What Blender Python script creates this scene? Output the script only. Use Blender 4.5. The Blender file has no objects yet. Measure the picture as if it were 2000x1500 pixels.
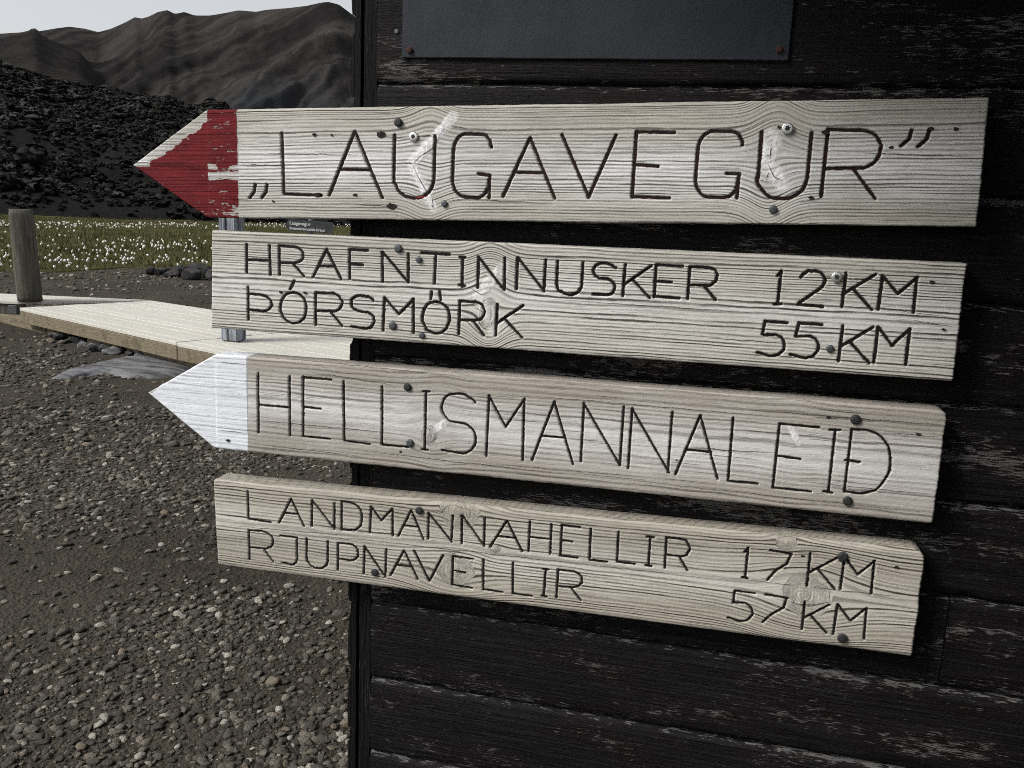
import bpy, bmesh, math, random
import numpy as np

# ------------------------------------------------------------------ camera
YAW, PITCH, ROLL, FOC = 0.23475, -0.19111, 0.04136, 1730.5
ZG = 1.718                                   # height of the first siding joint above the ground
CAM = np.array([0.639, -1.544, 1.5])
sc = bpy.context.scene
def basis():
    f = np.array([-math.sin(YAW)*math.cos(PITCH), math.cos(YAW)*math.cos(PITCH), math.sin(PITCH)])
    r0 = np.array([math.cos(YAW), math.sin(YAW), 0.0]); u0 = np.cross(r0, f)
    return (r0*math.cos(ROLL)+u0*math.sin(ROLL), -r0*math.sin(ROLL)+u0*math.cos(ROLL), f)
RV, UV, FV = basis()
cd = bpy.data.cameras.new('camera'); cam = bpy.data.objects.new('camera', cd); sc.collection.objects.link(cam)
from mathutils import Matrix, Vector
cam.matrix_world = Matrix(((RV[0],UV[0],-FV[0],CAM[0]),(RV[1],UV[1],-FV[1],CAM[1]),(RV[2],UV[2],-FV[2],CAM[2]),(0,0,0,1)))
cd.sensor_width = 36; cd.lens = 36*FOC/2000; cd.clip_start = 0.05; cd.clip_end = 6000
sc.camera = cam
sc.cycles.filter_width = 1.0
sc.cycles.max_bounces = 4; sc.cycles.diffuse_bounces = 2; sc.cycles.glossy_bounces = 2; sc.cycles.transmission_bounces = 0
sc.cycles.use_denoising = False
sc.cycles.use_adaptive_sampling = True; sc.cycles.adaptive_threshold = 0.025; sc.cycles.adaptive_min_samples = 24

# ------------------------------------------------------------------ sky, sun, exposure
SUN_AZ, SUN_EL = math.radians(230), math.radians(42)     # compass style: 0 = +Y, clockwise; behind the camera to the left
w = bpy.data.worlds.new('World'); sc.world = w; w.use_nodes = True
wn = w.node_tree; wn.nodes.clear()
wo = wn.nodes.new('ShaderNodeOutputWorld'); bg = wn.nodes.new('ShaderNodeBackground')
sk = wn.nodes.new('ShaderNodeTexSky'); sk.sky_type = 'NISHITA'; sk.sun_disc = False
sk.sun_elevation = SUN_EL; sk.sun_rotation = SUN_AZ; sk.air_density = 1.0; sk.dust_density = 2.0
hs = wn.nodes.new('ShaderNodeHueSaturation'); hs.inputs['Saturation'].default_value = 0.18
wn.links.new(sk.outputs[0], hs.inputs['Color']); wn.links.new(hs.outputs[0], bg.inputs[0]); wn.links.new(bg.outputs[0], wo.inputs[0])
bg.inputs[1].default_value = 0.072
sl = bpy.data.lights.new('sun', 'SUN'); sl.energy = 1.5; sl.angle = math.radians(22); sl.color = (1.0, 0.965, 0.91)
so = bpy.data.objects.new('sun', sl); sc.collection.objects.link(so)
sd = Vector((math.sin(SUN_AZ)*math.cos(SUN_EL), math.cos(SUN_AZ)*math.cos(SUN_EL), math.sin(SUN_EL)))
so.rotation_euler = (-sd).to_track_quat('-Z', 'Y').to_euler()
vs = sc.view_settings; vs.view_transform = 'Standard'; vs.look = 'None'; vs.gamma = 1.0; vs.exposure = 1.15; vs.use_curve_mapping = False

# ------------------------------------------------------------------ small helpers
def ray(px, py): return FV + (px-1000)/FOC*RV - (py-750)/FOC*UV
def atY(px, py, Y): d = ray(px, py); return CAM + d*((Y-CAM[1])/d[1])
def atZ(px, py, Z): d = ray(px, py); return CAM + d*((Z-CAM[2])/d[2])
def atD(px, py, D): d = ray(px, py); return CAM + d*(D/math.hypot(d[0], d[1]))
def az_el(px, py):
    d = ray(px, py); return math.atan2(d[0], d[1]), d[2]/math.hypot(d[0], d[1])

def _h(ix, iy, s):
    n = (ix.astype(np.int64)*374761393 + iy.astype(np.int64)*668265263 + s*1442695041) & 0xffffffff
    n = ((n ^ (n >> 13))*1274126177) & 0xffffffff
    n = ((n ^ (n >> 16))*2246822519) & 0xffffffff
    return ((n ^ (n >> 15)) & 0xffffff)/float(0xffffff)
def vn(x, y, s=0):
    x = np.asarray(x, float); y = np.asarray(y, float)+0*x; x = x+0*y
    ix = np.floor(x); iy = np.floor(y); fx = x-ix; fy = y-iy
    fx = fx*fx*(3-2*fx); fy = fy*fy*(3-2*fy)
    a = _h(ix,iy,s); b = _h(ix+1,iy,s); c = _h(ix,iy+1,s); d = _h(ix+1,iy+1,s)
    return (a+(b-a)*fx+(c-a)*fy+(a-b-c+d)*fx*fy)*2-1
def fbm(x, y, s=0, o=4, g=0.5):
    t = 0; a = 1.0; q = 0
    for k in range(o):
        t = t+a*vn(np.asarray(x)*2**k, np.asarray(y)*2**k, s+k*17); q += a; a *= g
    return t/q
def sstep(a, b, x):
    t = np.clip((x-a)/(b-a), 0, 1); return t*t*(3-2*t)

COL = sc.collection
def tag(o, label=None, cat=None, group=None, kind=None):
    if label: o['label'] = label
    if cat: o['category'] = cat
    if group: o['group'] = group
    if kind: o['kind'] = kind
    return o
def link(name, me, mat=None, parent=None):
    o = bpy.data.objects.new(name, me); COL.objects.link(o)
    if mat is not None and me is not None and not me.materials: me.materials.append(mat)
    if parent is not None: o.parent = parent
    return o
def empty(name, loc=(0,0,0)):
    o = bpy.data.objects.new(name, None); COL.objects.link(o); o.location = loc; o.empty_display_size = 0.1
    return o
def npmesh(name, v, quads=None, tris=None, smooth=True, attrs=None):
    me = bpy.data.meshes.new(name); v = np.asarray(v, np.float32)
    nq = 0 if quads is None else len(quads); nt = 0 if tris is None else len(tris)
    idx = np.concatenate([np.asarray(quads, np.int32).ravel() if nq else np.zeros(0, np.int32), np.asarray(tris, np.int32).ravel() if nt else np.zeros(0, np.int32)])
    me.vertices.add(len(v)); me.vertices.foreach_set('co', v.ravel())
    me.loops.add(len(idx)); me.loops.foreach_set('vertex_index', idx)
    me.polygons.add(nq+nt)
    st = np.concatenate([np.arange(nq)*4, nq*4+np.arange(nt)*3]).astype(np.int32)
    me.polygons.foreach_set('loop_start', st)
    me.polygons.foreach_set('use_smooth', np.full(nq+nt, smooth))
    for k, a in (attrs or {}).items():
        at = me.attributes.new(k, 'FLOAT', 'POINT'); at.data.foreach_set('value', np.asarray(a, np.float32).ravel())
    me.update(calc_edges=True); me.validate()
    return me
def gridq(nu, nv):                      # vertices stored row by row: index = j*nu+i
    i, j = np.meshgrid(np.arange(nu-1), np.arange(nv-1)); a = (j*nu+i).ravel()
    return np.stack([a, a+1, a+1+nu, a+nu], 1)
def pyobj(name, v, f, mat, parent=None, smooth=False):
    me = bpy.data.meshes.new(name); me.from_pydata([tuple(map(float, p)) for p in v], [], f); me.update()
    if smooth:
        for p in me.polygons: p.use_smooth = True
    return link(name, me, mat, parent)
def bm_obj(name, bm, mat, parent=None, smooth=False):
    me = bpy.data.meshes.new(name); bm.to_mesh(me); bm.free()
    if smooth:
        for p in me.polygons: p.use_smooth = True
    return link(name, me, mat, parent)

# ------------------------------------------------------------------ node helpers
class NT:
    def __init__(s, name):
        s.m = bpy.data.materials.new(name); s.m.use_nodes = True; s.t = s.m.node_tree; s.t.nodes.clear()
        s.out = s.n('ShaderNodeOutputMaterial'); s.b = s.n('ShaderNodeBsdfPrincipled'); s.l(s.b.outputs[0], s.out.inputs[0])
    def n(s, typ, **k):
        x = s.t.nodes.new(typ)
        for a, b in k.items(): setattr(x, a, b)
        return x
    def l(s, a, b): s.t.links.new(a, b)
    def put(s, sock, v):
        if hasattr(v, 'is_output') or isinstance(v, bpy.types.NodeSocket): s.l(v, sock)
        else:
            if isinstance(v, (tuple, list)) and len(v) == 3 and sock.type == 'RGBA': v = (*v, 1)
            sock.default_value = v
    def math(s, op, a, b=0.0, c=0.0, clamp=False):
        x = s.n('ShaderNodeMath', operation=op, use_clamp=clamp); s.put(x.inputs[0], a); s.put(x.inputs[1], b); s.put(x.inputs[2], c); return x.outputs[0]
    def attr(s, name): x = s.n('ShaderNodeAttribute', attribute_name=name); return x.outputs['Fac']
    def comb(s, x, y, z=0.0): q = s.n('ShaderNodeCombineXYZ'); s.put(q.inputs[0], x); s.put(q.inputs[1], y); s.put(q.inputs[2], z); return q.outputs[0]
    def mapv(s, v, sc_=(1,1,1), loc=(0,0,0), rot=(0,0,0)):
        q = s.n('ShaderNodeMapping'); s.put(q.inputs[0], v); q.inputs['Scale'].default_value = sc_; s.put(q.inputs['Location'], loc); q.inputs['Rotation'].default_value = rot; return q.outputs[0]
    def noise(s, v, scale=1.0, detail=3.0, rough=0.5, dist=0.0):
        q = s.n('ShaderNodeTexNoise'); s.put(q.inputs['Vector'], v); q.inputs['Scale'].default_value = scale; q.inputs['Detail'].default_value = detail
        q.inputs['Roughness'].default_value = rough; q.inputs['Distortion'].default_value = dist; return q.outputs['Fac']
    def rng(s, v, a, b, c=0.0, d=1.0, smooth=True):
        q = s.n('ShaderNodeMapRange'); q.interpolation_type = 'SMOOTHSTEP' if smooth else 'LINEAR'
        s.put(q.inputs[0], v); s.put(q.inputs[1], a); s.put(q.inputs[2], b); s.put(q.inputs[3], c); s.put(q.inputs[4], d); return q.outputs[0]
    def mix(s, f, a, b, mode='MIX'):
        q = s.n('ShaderNodeMix', data_type='RGBA', blend_type=mode); s.put(q.inputs[0], f); s.put(q.inputs[6], a); s.put(q.inputs[7], b); return q.outputs[2]
    def bump(s, h, dist, strength=1.0, normal=None):
        q = s.n('ShaderNodeBump'); s.put(q.inputs['Height'], h); q.inputs['Distance'].default_value = dist; q.inputs['Strength'].default_value = strength
        if normal is not None: s.l(normal, q.inputs['Normal'])
        s.l(q.outputs[0], s.b.inputs['Normal']); return q.outputs[0]
    def obj(s): return s.n('ShaderNodeTexCoord').outputs['Object']
    def pos(s): return s.n('ShaderNodeNewGeometry').outputs['Position']
    def rnd(s): return s.n('ShaderNodeObjectInfo').outputs['Random']
    def fin(s, col, rough=0.8, spec=0.3, metal=0.0):
        s.put(s.b.inputs['Base Color'], col); s.put(s.b.inputs['Roughness'], rough); s.put(s.b.inputs['Specular IOR Level'], spec); s.put(s.b.inputs['Metallic'], metal); return s.m

def flat_mat(name, a, b, scale=30, rough=0.8, bump=0.0, spec=0.3, metal=0.0, stretch=(1,1,1)):
    t = NT(name); v = t.mapv(t.obj(), stretch); f = t.noise(v, scale, 4, 0.6)
    if bump: t.bump(f, bump)
    return t.fin(t.mix(t.rng(f, .3, .7), a, b), rough, spec, metal)

def sign_wood(name, early, pale, late, paint=None, bare=(.55,.53,.48), line=1.0, seed=0.0):
    t = NT(name)
    ph = t.attr('ph'); gu = t.attr('gu'); gv = t.attr('gv'); knot = t.attr('knot'); scar = t.attr('scar'); tone = t.attr('tone'); pa = t.attr('paint'); gr = t.attr('groove'); rim = t.attr('rim')
    wob = t.noise(t.comb(t.math('MULTIPLY', gu, 9.0), t.math('MULTIPLY', gv, 60.0), seed), 1.0, 3, .55)
    wob2 = t.noise(t.comb(t.math('MULTIPLY', gu, 60.0), t.math('MULTIPLY', gv, 420.0), seed+3), 1.0, 2, .5)
    p2 = t.math('ADD', t.math('MULTIPLY_ADD', wob, .9, ph), t.math('MULTIPLY', wob2, .22))
    fr = t.math('FRACT', p2); fl = t.math('FLOOR', p2)
    wnz = t.n('ShaderNodeTexWhiteNoise', noise_dimensions='2D'); t.l(t.comb(fl, seed+1.7), wnz.inputs['Vector']); r1 = wnz.outputs['Value']
    # latewood line: ramps up slowly then drops
    up = t.rng(fr, .52, .84); dn = t.rng(fr, .93, 1.0, 1, 0)
    ln = t.math('MULTIPLY', up, dn)
    brk = t.noise(t.comb(t.math('MULTIPLY', gu, 6.0), t.math('MULTIPLY', fl, 1.37), seed+9), 1.0, 3, .6)
    ln = t.math('MULTIPLY', ln, t.rng(brk, .28, .62, .35, 1.0))
    ln = t.math('MULTIPLY', ln, t.math('MULTIPLY_ADD', r1, .85, .25)); ln = t.math('MULTIPLY', ln, t.math('MULTIPLY_ADD', t.math('MAXIMUM', knot, scar), -.65, 1.0))
    fib = t.noise(t.comb(t.math('MULTIPLY', gu, 22.0), t.math('MULTIPLY', gv, 1100.0), seed+5), 1.0, 3, .6)
    crk = t.noise(t.comb(t.math('MULTIPLY', gu, 5.0), t.math('MULTIPLY', gv, 650.0), seed+7), 1.0, 2, .5)
    stain = t.noise(t.comb(t.math('MULTIPLY', gu, 5.0), t.math('MULTIPLY', gv, 14.0), seed+11), 1.0, 4, .6)
    col = t.mix(t.math('ADD', tone, t.math('MULTIPLY_ADD', stain, .7, -.35), clamp=True), early, pale)
    col = t.mix(t.rng(fib, .35, .75, 0.0, .38), col, t.mix(.5, early, late))
    col = t.mix(t.math('MULTIPLY', ln, line, clamp=True), col, late)
    crkm = t.rng(crk, .69, .75)
    col = t.mix(t.math('MULTIPLY', crkm, .75), col, (.03, .026, .022))
    big = t.noise(t.comb(t.math('MULTIPLY', gu, 2.3), t.math('MULTIPLY', gv, 9.0), seed+31), 1.0, 5, .65)
    col = t.mix(t.rng(big, .48, .72, 0, .6), col, t.mix(.5, early, (.17, .165, .15)))
    kn = t.noise(t.comb(t.math('MULTIPLY', gu, 140.0), t.math('MULTIPLY', gv, 140.0), seed+2), 1.0, 4, .65)
    col = t.mix(t.math('MULTIPLY', scar, t.rng(kn, .3, .6, .25, .85)), col, pale)
    col = t.mix(t.math('MULTIPLY', knot, t.rng(kn, .42, .62, .0, .6)), col, t.mix(.6, late, early))
    halo = t.math('MULTIPLY', t.math('MAXIMUM', scar, t.math('MULTIPLY', knot, t.math('SUBTRACT', 1.0, knot))), t.rng(kn, .35, .6))
    col = t.mix(t.math('MULTIPLY', halo, .8), col, pale)
    # weather greying speckle
    spk = t.noise(t.comb(t.math('MULTIPLY', gu, 260.0), t.math('MULTIPLY', gv, 420.0), seed+4), 1.0, 2, .6)
    col = t.mix(t.rng(spk, .62, .8, 0, .35), col, (.12, .105, .09))
    hgt = t.math('SUBTRACT', t.math('MULTIPLY', ln, .55), t.math('MULTIPLY', fr, .35))
    hgt = t.math('MULTIPLY_ADD', fib, .35, hgt); hgt = t.math('MULTIPLY_ADD', crkm, -1.2, hgt)
    hgt = t.math('MULTIPLY_ADD', t.math('MULTIPLY', t.math('ADD', knot, scar), kn), 1.1, hgt)
    rough = .82
    if paint is not None:
        chip = t.noise(t.comb(t.math('MULTIPLY', gu, 45.0), t.math('MULTIPLY', gv, 420.0), seed+13), 1.0, 4, .65)
        chip2 = t.noise(t.comb(t.math('MULTIPLY', gu, 130.0), t.math('MULTIPLY', gv, 160.0), seed+15), 1.0, 4, .7)
        c = t.math('ADD', t.math('MULTIPLY', chip, .55), t.math('MULTIPLY', chip2, .45))
        c = t.math('MULTIPLY_ADD', ln, .06, c)
        pm = t.rng(t.math('SUBTRACT', pa, c), -.03, .03)
        pv = t.noise(t.comb(t.math('MULTIPLY', gu, 20.0), t.math('MULTIPLY', gv, 60.0), seed+19), 1.0, 4, .6)
        pc = t.mix(t.rng(pv, .3, .7), paint[0], paint[1])
        pc = t.mix(t.math('MULTIPLY', ln, .45), pc, tuple(x*.55 for x in paint[0]))
        col = t.mix(t.math('MULTIPLY', t.rng(pa, 0.02, .1), t.math('SUBTRACT', 1.0, pm)), col, t.mix(t.rng(fib, .3, .7), bare, tuple(x*.6 for x in bare)))
        col = t.mix(pm, col, pc)
        hgt = t.math('MULTIPLY_ADD', pm, .5, hgt)
    chp = t.noise(t.comb(t.math('MULTIPLY', gu, 330.0), t.math('MULTIPLY', gv, 420.0), seed+37), 1.0, 2, .6)
    col = t.mix(t.math('MULTIPLY', rim, t.rng(chp, .46, .60)), col, t.mix(t.rng(fib, .4, .6), (.70, .66, .57), (.10, .085, .065)))
    col = t.mix(t.math('MULTIPLY', gr, .9), col, (.020, .016, .012))
    t.bump(hgt, .0017, 1.0)
    return t.fin(col, rough, .22)

# ------------------------------------------------------------------ materials of the place
def black_planks():
    t = NT('black_planks'); o = t.obj(); r = t.rnd()
    off = t.comb(t.math('MULTIPLY', r, 37.0), 0.0, t.math('MULTIPLY', r, 11.0))
    v = t.n('ShaderNodeVectorMath', operation='ADD'); t.l(o, v.inputs[0]); t.l(off, v.inputs[1]); v = v.outputs[0]
    g1 = t.noise(t.mapv(v, (5, 5, 210)), 1.0, 4, .6, .3)
    g2 = t.noise(t.mapv(v, (40, 40, 560)), 1.0, 3, .65)
    g3 = t.noise(t.mapv(v, (3, 3, 14)), 1.0, 4, .6)
    lump = t.noise(t.mapv(v, (38, 38, 130)), 1.0, 3, .6)
    wear = t.attr('wear')
    base = t.mix(t.rng(g3, .3, .7), (.0026, .0023, .0027), (.0052, .0036, .0034))
    base = t.mix(t.rng(g1, .45, .7, 0, .6), base, (.017, .0165, .0175))
    # worn streaks where the paint has gone from the ridges
    m = t.math('ADD', t.math('MULTIPLY', g2, .62), t.math('MULTIPLY', lump, .38))
    th = t.math('SUBTRACT', .625, t.math('ADD', t.math('MULTIPLY', wear, .17), t.math('MULTIPLY', t.rng(g3, .45, .75), .19)))
    st = t.rng(m, th, t.math('ADD', th, .035))
    col = t.mix(t.math('MULTIPLY', st, .8), base, t.mix(g1, (.03, .029, .029), (.20, .196, .192)))
    h = t.math('ADD', t.math('MULTIPLY', g1, .9), t.math('MULTIPLY', g2, .55)); h = t.math('MULTIPLY_ADD', lump, .3, h)
    t.bump(h, .0032, 1.0)
    return t.fin(col, t.rng(g1, .3, .7, .50, .72), .14)
M = {}
M['black'] = black_planks()
def vert_black():
    t = NT('black_corner_wood'); v = t.obj(); g = t.noise(t.mapv(v, (300, 300, 5)), 1.0, 3, .6); g2 = t.noise(t.mapv(v, (520, 520, 18)), 1.0, 2, .6)
    st = t.rng(g2, .62, .72)
    t.bump(t.math('ADD', g, g2), .002, 1.0)
    return t.fin(t.mix(t.math('MULTIPLY', st, .6), t.mix(t.rng(g, .35, .65), (.0035, .0033, .0035), (.011, .0105, .0105)), (.075, .075, .075)), .65, .08)
M['corner'] = vert_black()
def panel():
    t = NT('grey_sheet_metal'); v = t.obj()
    n1 = t.noise(v, 9, 5, .6); n2 = t.noise(v, 160, 3, .7); n3 = t.noise(t.mapv(v, (1, 1, .5)), 30, 4, .65)
    c = t.mix(t.rng(n1, .3, .7), (.0105, .0140, .0195), (.0175, .0225, .030))
    c = t.mix(t.rng(n3, .52, .72, 0, .6), c, (.028, .033, .039))
    c = t.mix(t.rng(n2, .66, .74, 0, .6), c, (.005, .0055, .006))
    t.bump(n2, .0003)
    return t.fin(c, t.rng(n3, .3, .7, .5, .7), .3, .1)
M['panel'] = panel()
M['rust'] = flat_mat('rusty_iron', (.030, .014, .009), (.060, .028, .018), 300, .9, .0008)
M['nail'] = flat_mat('grey_nail_head', (.045, .050, .055), (.11, .12, .13), 500, .55, .0006, .5, .5)
M['dark_nail'] = flat_mat('dark_nail_head', (.018, .019, .020), (.050, .052, .056), 500, .6, .0006, .4, .4)
M['steel'] = flat_mat('bright_steel', (.62, .62, .60), (.78, .78, .77), 200, .32, 0, .5, .85)
M['socket'] = flat_mat('screw_socket', (.010, .010, .010), (.03, .03, .03), 200, .7)
M['ink'] = flat_mat('black_brown_carving', (.0035, .0028, .0025), (.011, .0085, .007), 260, .85, .0008)
M['ink_red'] = flat_mat('red_brown_carving', (.006, .0024, .0022), (.020, .005, .0048), 120, .8, .0008)
M['ink_bright'] = flat_mat('red_paint_in_carving', (.14, .012, .014), (.20, .02, .02), 200, .7, .0006)
M['crack'] = flat_mat('open_crack', (.010, .008, .007), (.03, .024, .02), 200, .95)
def deck_mat():
    t = NT('pale_deck_wood'); v = t.obj(); r = t.rnd()
    g = t.noise(t.mapv(v, (2, 40, 40)), 1.0, 4, .6); s = t.noise(v, 1.6, 4, .6)
    c = t.mix(t.rng(g, .3, .7), (.45, .44, .395), (.55, .54, .495)); c = t.mix(t.rng(s, .5, .75, 0, .35), c, (.42, .40, .34))
    c = t.mix(t.math('MULTIPLY', r, .22), c, (.38, .36, .30))
    t.bump(g, .002)
    return t.fin(c, .8, .2)
M['deck'] = deck_mat()
def beam_mat():
    t = NT('raw_beam_wood'); v = t.obj(); g = t.noise(t.mapv(v, (2.5, 60, 60)), 1.0, 4, .6); s = t.noise(v, 5, 4, .6)
    c = t.mix(t.rng(g, .3, .7), (.12, .10, .068), (.19, .162, .112)); c = t.mix(t.rng(s, .5, .72), c, (.085, .07, .048)); t.bump(g, .003)
    return t.fin(c, .85, .2)
M['beam'] = beam_mat()
def log_mat(name, a, b, c_):
    t = NT(name); v = t.obj(); g = t.noise(t.mapv(v, (34, 34, 2.2)), 1.0, 4, .62, .4); s = t.noise(v, 4, 4, .6)
    c = t.mix(t.rng(g, .3, .7), a, b); c = t.mix(t.rng(s, .52, .75), c, c_); t.bump(g, .006)
    return t.fin(c, .85, .2)
M['log'] = log_mat('weathered_log', (.045, .042, .034), (.105, .10, .082), (.035, .032, .026))
M['bluepost'] = log_mat('flaking_pale_post', (.06, .062, .07), (.34, .37, .42), (.16, .155, .15))
M['plaque'] = flat_mat('grey_plaque', (.040, .045, .048), (.065, .07, .074), 20, .5, 0, .4)
M['white'] = flat_mat('white_lettering', (.62, .62, .60), (.74, .74, .72), 20, .6)
def ground_mat():
    t = NT('gravel_earth'); p = t.pos()
    n1 = t.noise(p, .8, 5, .6); n2 = t.noise(p, 14, 5, .65); n3 = t.noise(p, 90, 3, .7)
    vo = t.n('ShaderNodeTexVoronoi'); vo.inputs['Scale'].default_value = 55; t.l(p, vo.inputs['Vector'])
    c = t.mix(t.rng(n2, .3, .7), (.024, .020, .015), (.050, .043, .032)); c = t.mix(t.rng(n1, .35, .65, 0, .6), c, (.068, .060, .048))
    c = t.mix(t.rng(n3, .60, .74, 0, .6), c, (.20, .185, .155))
    h = t.math('ADD', t.math('MULTIPLY', n2, 1.0), t.math('MULTIPLY', n3, .5)); h = t.math('MULTIPLY_ADD', vo.outputs['Distance'], -.5, h)
    t.bump(h, .02)
    return t.fin(c, .95, .15)
M['ground'] = ground_mat()
def pebble_mat():
    t = NT('pebbles'); r = t.rnd(); v = t.obj(); n = t.noise(v, 2.5, 4, .6)
    cr = t.n('ShaderNodeValToRGB'); t.l(r, cr.inputs[0]); e = cr.color_ramp
    e.elements[0].color = (.042, .039, .033, 1); e.elements[1].color = (.46, .43, .37, 1)
    for p_, c_ in ((.3, (.066, .061, .050)), (.55, (.098, .090, .074)), (.8, (.165, .152, .126)), (.9, (.19, .155, .115)), (.95, (.34, .32, .28))):
        q = e.elements.new(p_); q.color = (*c_, 1)
    t.bump(n, .1, .5)
    return t.fin(t.mix(t.rng(n, .3, .7, 0, .45), cr.outputs[0], (.06, .054, .045)), .8, .25)
M['pebble'] = pebble_mat()
def meadow_mat():
    t = NT('meadow_turf'); p = t.pos(); n1 = t.noise(t.mapv(p, (.12, .35, 1)), 1, 4, .6); n2 = t.noise(p, 3.5, 5, .65)
    c = t.mix(t.rng(n1, .35, .65), (.042, .042, .014), (.074, .073, .026)); c = t.mix(t.rng(n2, .45, .75, 0, .6), c, (.035, .034, .014)); t.bump(n2, .1)
    return t.fin(c, .95, .1)
M['meadow'] = meadow_mat()
def blade_mat():
    t = NT('grass_blades'); a = t.attr('tint'); return t.fin(t.mix(a, (.038, .037, .011), (.100, .094, .033)), .8, .2)
M['blade'] = blade_mat()
M['stem'] = flat_mat('cotton_grass_stems', (.05, .05, .018), (.10, .09, .035), 10, .9)
M['cotton'] = flat_mat('cotton_heads', (.62, .61, .56), (.78, .77, .73), 40, .95)
def lava_mat(name, dark, lite, top):
    t = NT(name); v = t.obj(); r = t.rnd(); n = t.noise(v, 2.2, 5, .65)
    nz = t.n('ShaderNodeSeparateXYZ'); g = t.n('ShaderNodeNewGeometry'); t.l(g.outputs['Normal'], nz.inputs[0])
    c = t.mix(t.rng(n, .35, .65), dark, lite)
    m = t.math('MULTIPLY', t.rng(t.math('ADD', nz.outputs[2], t.math('MULTIPLY_ADD', n, .8, -.4)), .45, .8), t.math('MULTIPLY_ADD', r, .8, .2))
    t.bump(n, .3)
    return t.fin(t.mix(m, c, top), .95, .1)
M['lava'] = lava_mat('lava_blocks', (.003, .0033, .0033), (.008, .0085, .008), (.070, .073, .067))
M['lavaground'] = lava_mat('lava_ground', (.002, .0022, .0022), (.005, .0055, .005), (.008, .0085, .008))
M['rock'] = lava_mat('dark_rock', (.012, .012, .013), (.035, .034, .034), (.075, .074, .072))
def slab_mat():
    t = NT('grey_slab'); v = t.obj(); n = t.noise(t.mapv(v, (1.2, 6, 3)), 1.6, 5, .65, .6); n2 = t.noise(v, 14, 4, .6)
    c = t.mix(t.rng(n, .35, .62), (.045, .042, .04), (.17, .175, .185)); c = t.mix(t.rng(n2, .55, .75, 0, .7), c, (.06, .053, .044)); t.bump(n, .03)
    return t.fin(c, .75, .3)
M['slab'] = slab_mat()
def mountain_mat():
    t = NT('rhyolite_slope'); a = t.attr('streak'); b = t.attr('tintb'); d = t.attr('rocky'); p = t.pos()
    n = t.noise(p, .035, 5, .65)
    c = t.mix(t.rng(a, -.3, .35), (.0125, .0115, .0112), (.036, .0322, .0295))
    c = t.mix(t.rng(a, .30, .75, 0, .75), c, (.074, .067, .060))
    c = t.mix(t.math('MULTIPLY', b, .8), c, t.mix(n, (.017, .019, .022), (.038, .042, .048)))
    c = t.mix(t.math('MULTIPLY', d, .9), c, (.007, .0068, .007))
    c = t.mix(t.rng(n, .55, .8, 0, .4), c, (.016, .015, .015))
    t.bump(n, 8.0, .6)
    return t.fin(c, .95, .05)
M['mountain'] = mountain_mat()

# ------------------------------------------------------------------ ground, meadow, lava field, mountains
ax = np.concatenate([-np.geomspace(3000, 16, 24), np.linspace(-15, 15, 151), np.geomspace(16, 3000, 24)])
X, Y = np.meshgrid(ax, ax+6)
R = np.hypot(X, Y)
Z = 0.014*fbm(X*1.1, Y*1.1, 3)*sstep(0.5, 2, R)+0.004*fbm(X*5, Y*5, 4)
Z = np.where(R > 60, -0.3, Z)
gmesh = npmesh('ground', np.stack([X, Y, Z], -1).reshape(-1, 3), gridq(len(ax), len(ax)))
tag(link('ground', gmesh, M['ground']), kind='structure')
def ground_z(x, y): return 0.014*fbm(x*1.1, y*1.1, 3)*sstep(0.5, 2, np.hypot(x, y))+0.004*fbm(x*5, y*5, 4)

def polar(azs, rs): A, Rr = np.meshgrid(azs, rs); return A, Rr, CAM[0]+Rr*np.sin(A), CAM[1]+Rr*np.cos(A)
azs = np.linspace(math.radians(-75), math.radians(60), 260)
def edge_r(a): return 20.2+1.0*fbm(a*14, 0*a+2.2, 8)+.35*fbm(a*90, 0*a+4.2, 9)
A, T, _, _ = polar(azs, np.linspace(0, 1, 60))
Rr = edge_r(A)+T*T*(70-edge_r(A)); X = CAM[0]+Rr*np.sin(A); Y = CAM[1]+Rr*np.cos(A)
def meadow_z(x, y, r, a): return .02+.09*sstep(0, 1.2, r-edge_r(a))+.10*fbm(x*.5, y*.5, 12)*sstep(0, 3, r-edge_r(a))
Z = meadow_z(X, Y, Rr, A); Z[0] = -.02
tag(link('meadow', npmesh('meadow', np.stack([X, Y, Z], -1).reshape(-1, 3), gridq(260, 60)), M['meadow']), kind='structure')

sil = [(-700,60),(-400,75),(-150,105),(0,120),(30,126),(60,136),(100,150),(150,164),(180,171),(215,166),(260,174),(300,186),(330,182),(365,200),(392,206),(405,196),(432,198),(450,214),(480,228),(560,236),(690,260),(900,330),(1200,380)]
ev = [az_el(*p) for p in sil]; EA = np.array([e[0] for e in ev]); EE = np.array([e[1] for e in ev])
LR0, LR1 = 62.0, 150.0
def lava_h(a, r):
    top = CAM[2]+np.interp(a, EA, EE)*LR1*.985
    t = np.clip((r-LR0)/(LR1-LR0), 0, 1.4)
    prof = np.where(t < 1, .62*t**.75+.38*t, 1-(t-1)*.9)
    x = r*np.sin(a); y = r*np.cos(a)
    return top*prof+(1.3*fbm(x*.09, y*.09, 21)+.7*fbm(x*.3, y*.3, 22))*sstep(0, .12, t)*np.clip((1.15-t)*4, .25, 1)*np.clip(top/12, .1, 1)-.15*(t <= 0)
A, Rr, X, Y = polar(np.linspace(math.radians(-75), math.radians(45), 340), np.linspace(LR0-1, 185, 130))
tag(link('lava_field', npmesh('lava_field', np.stack([X, Y, lava_h(A, Rr)], -1).reshape(-1, 3), gridq(340, 130)), M['lavaground']), kind='structure')

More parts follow.
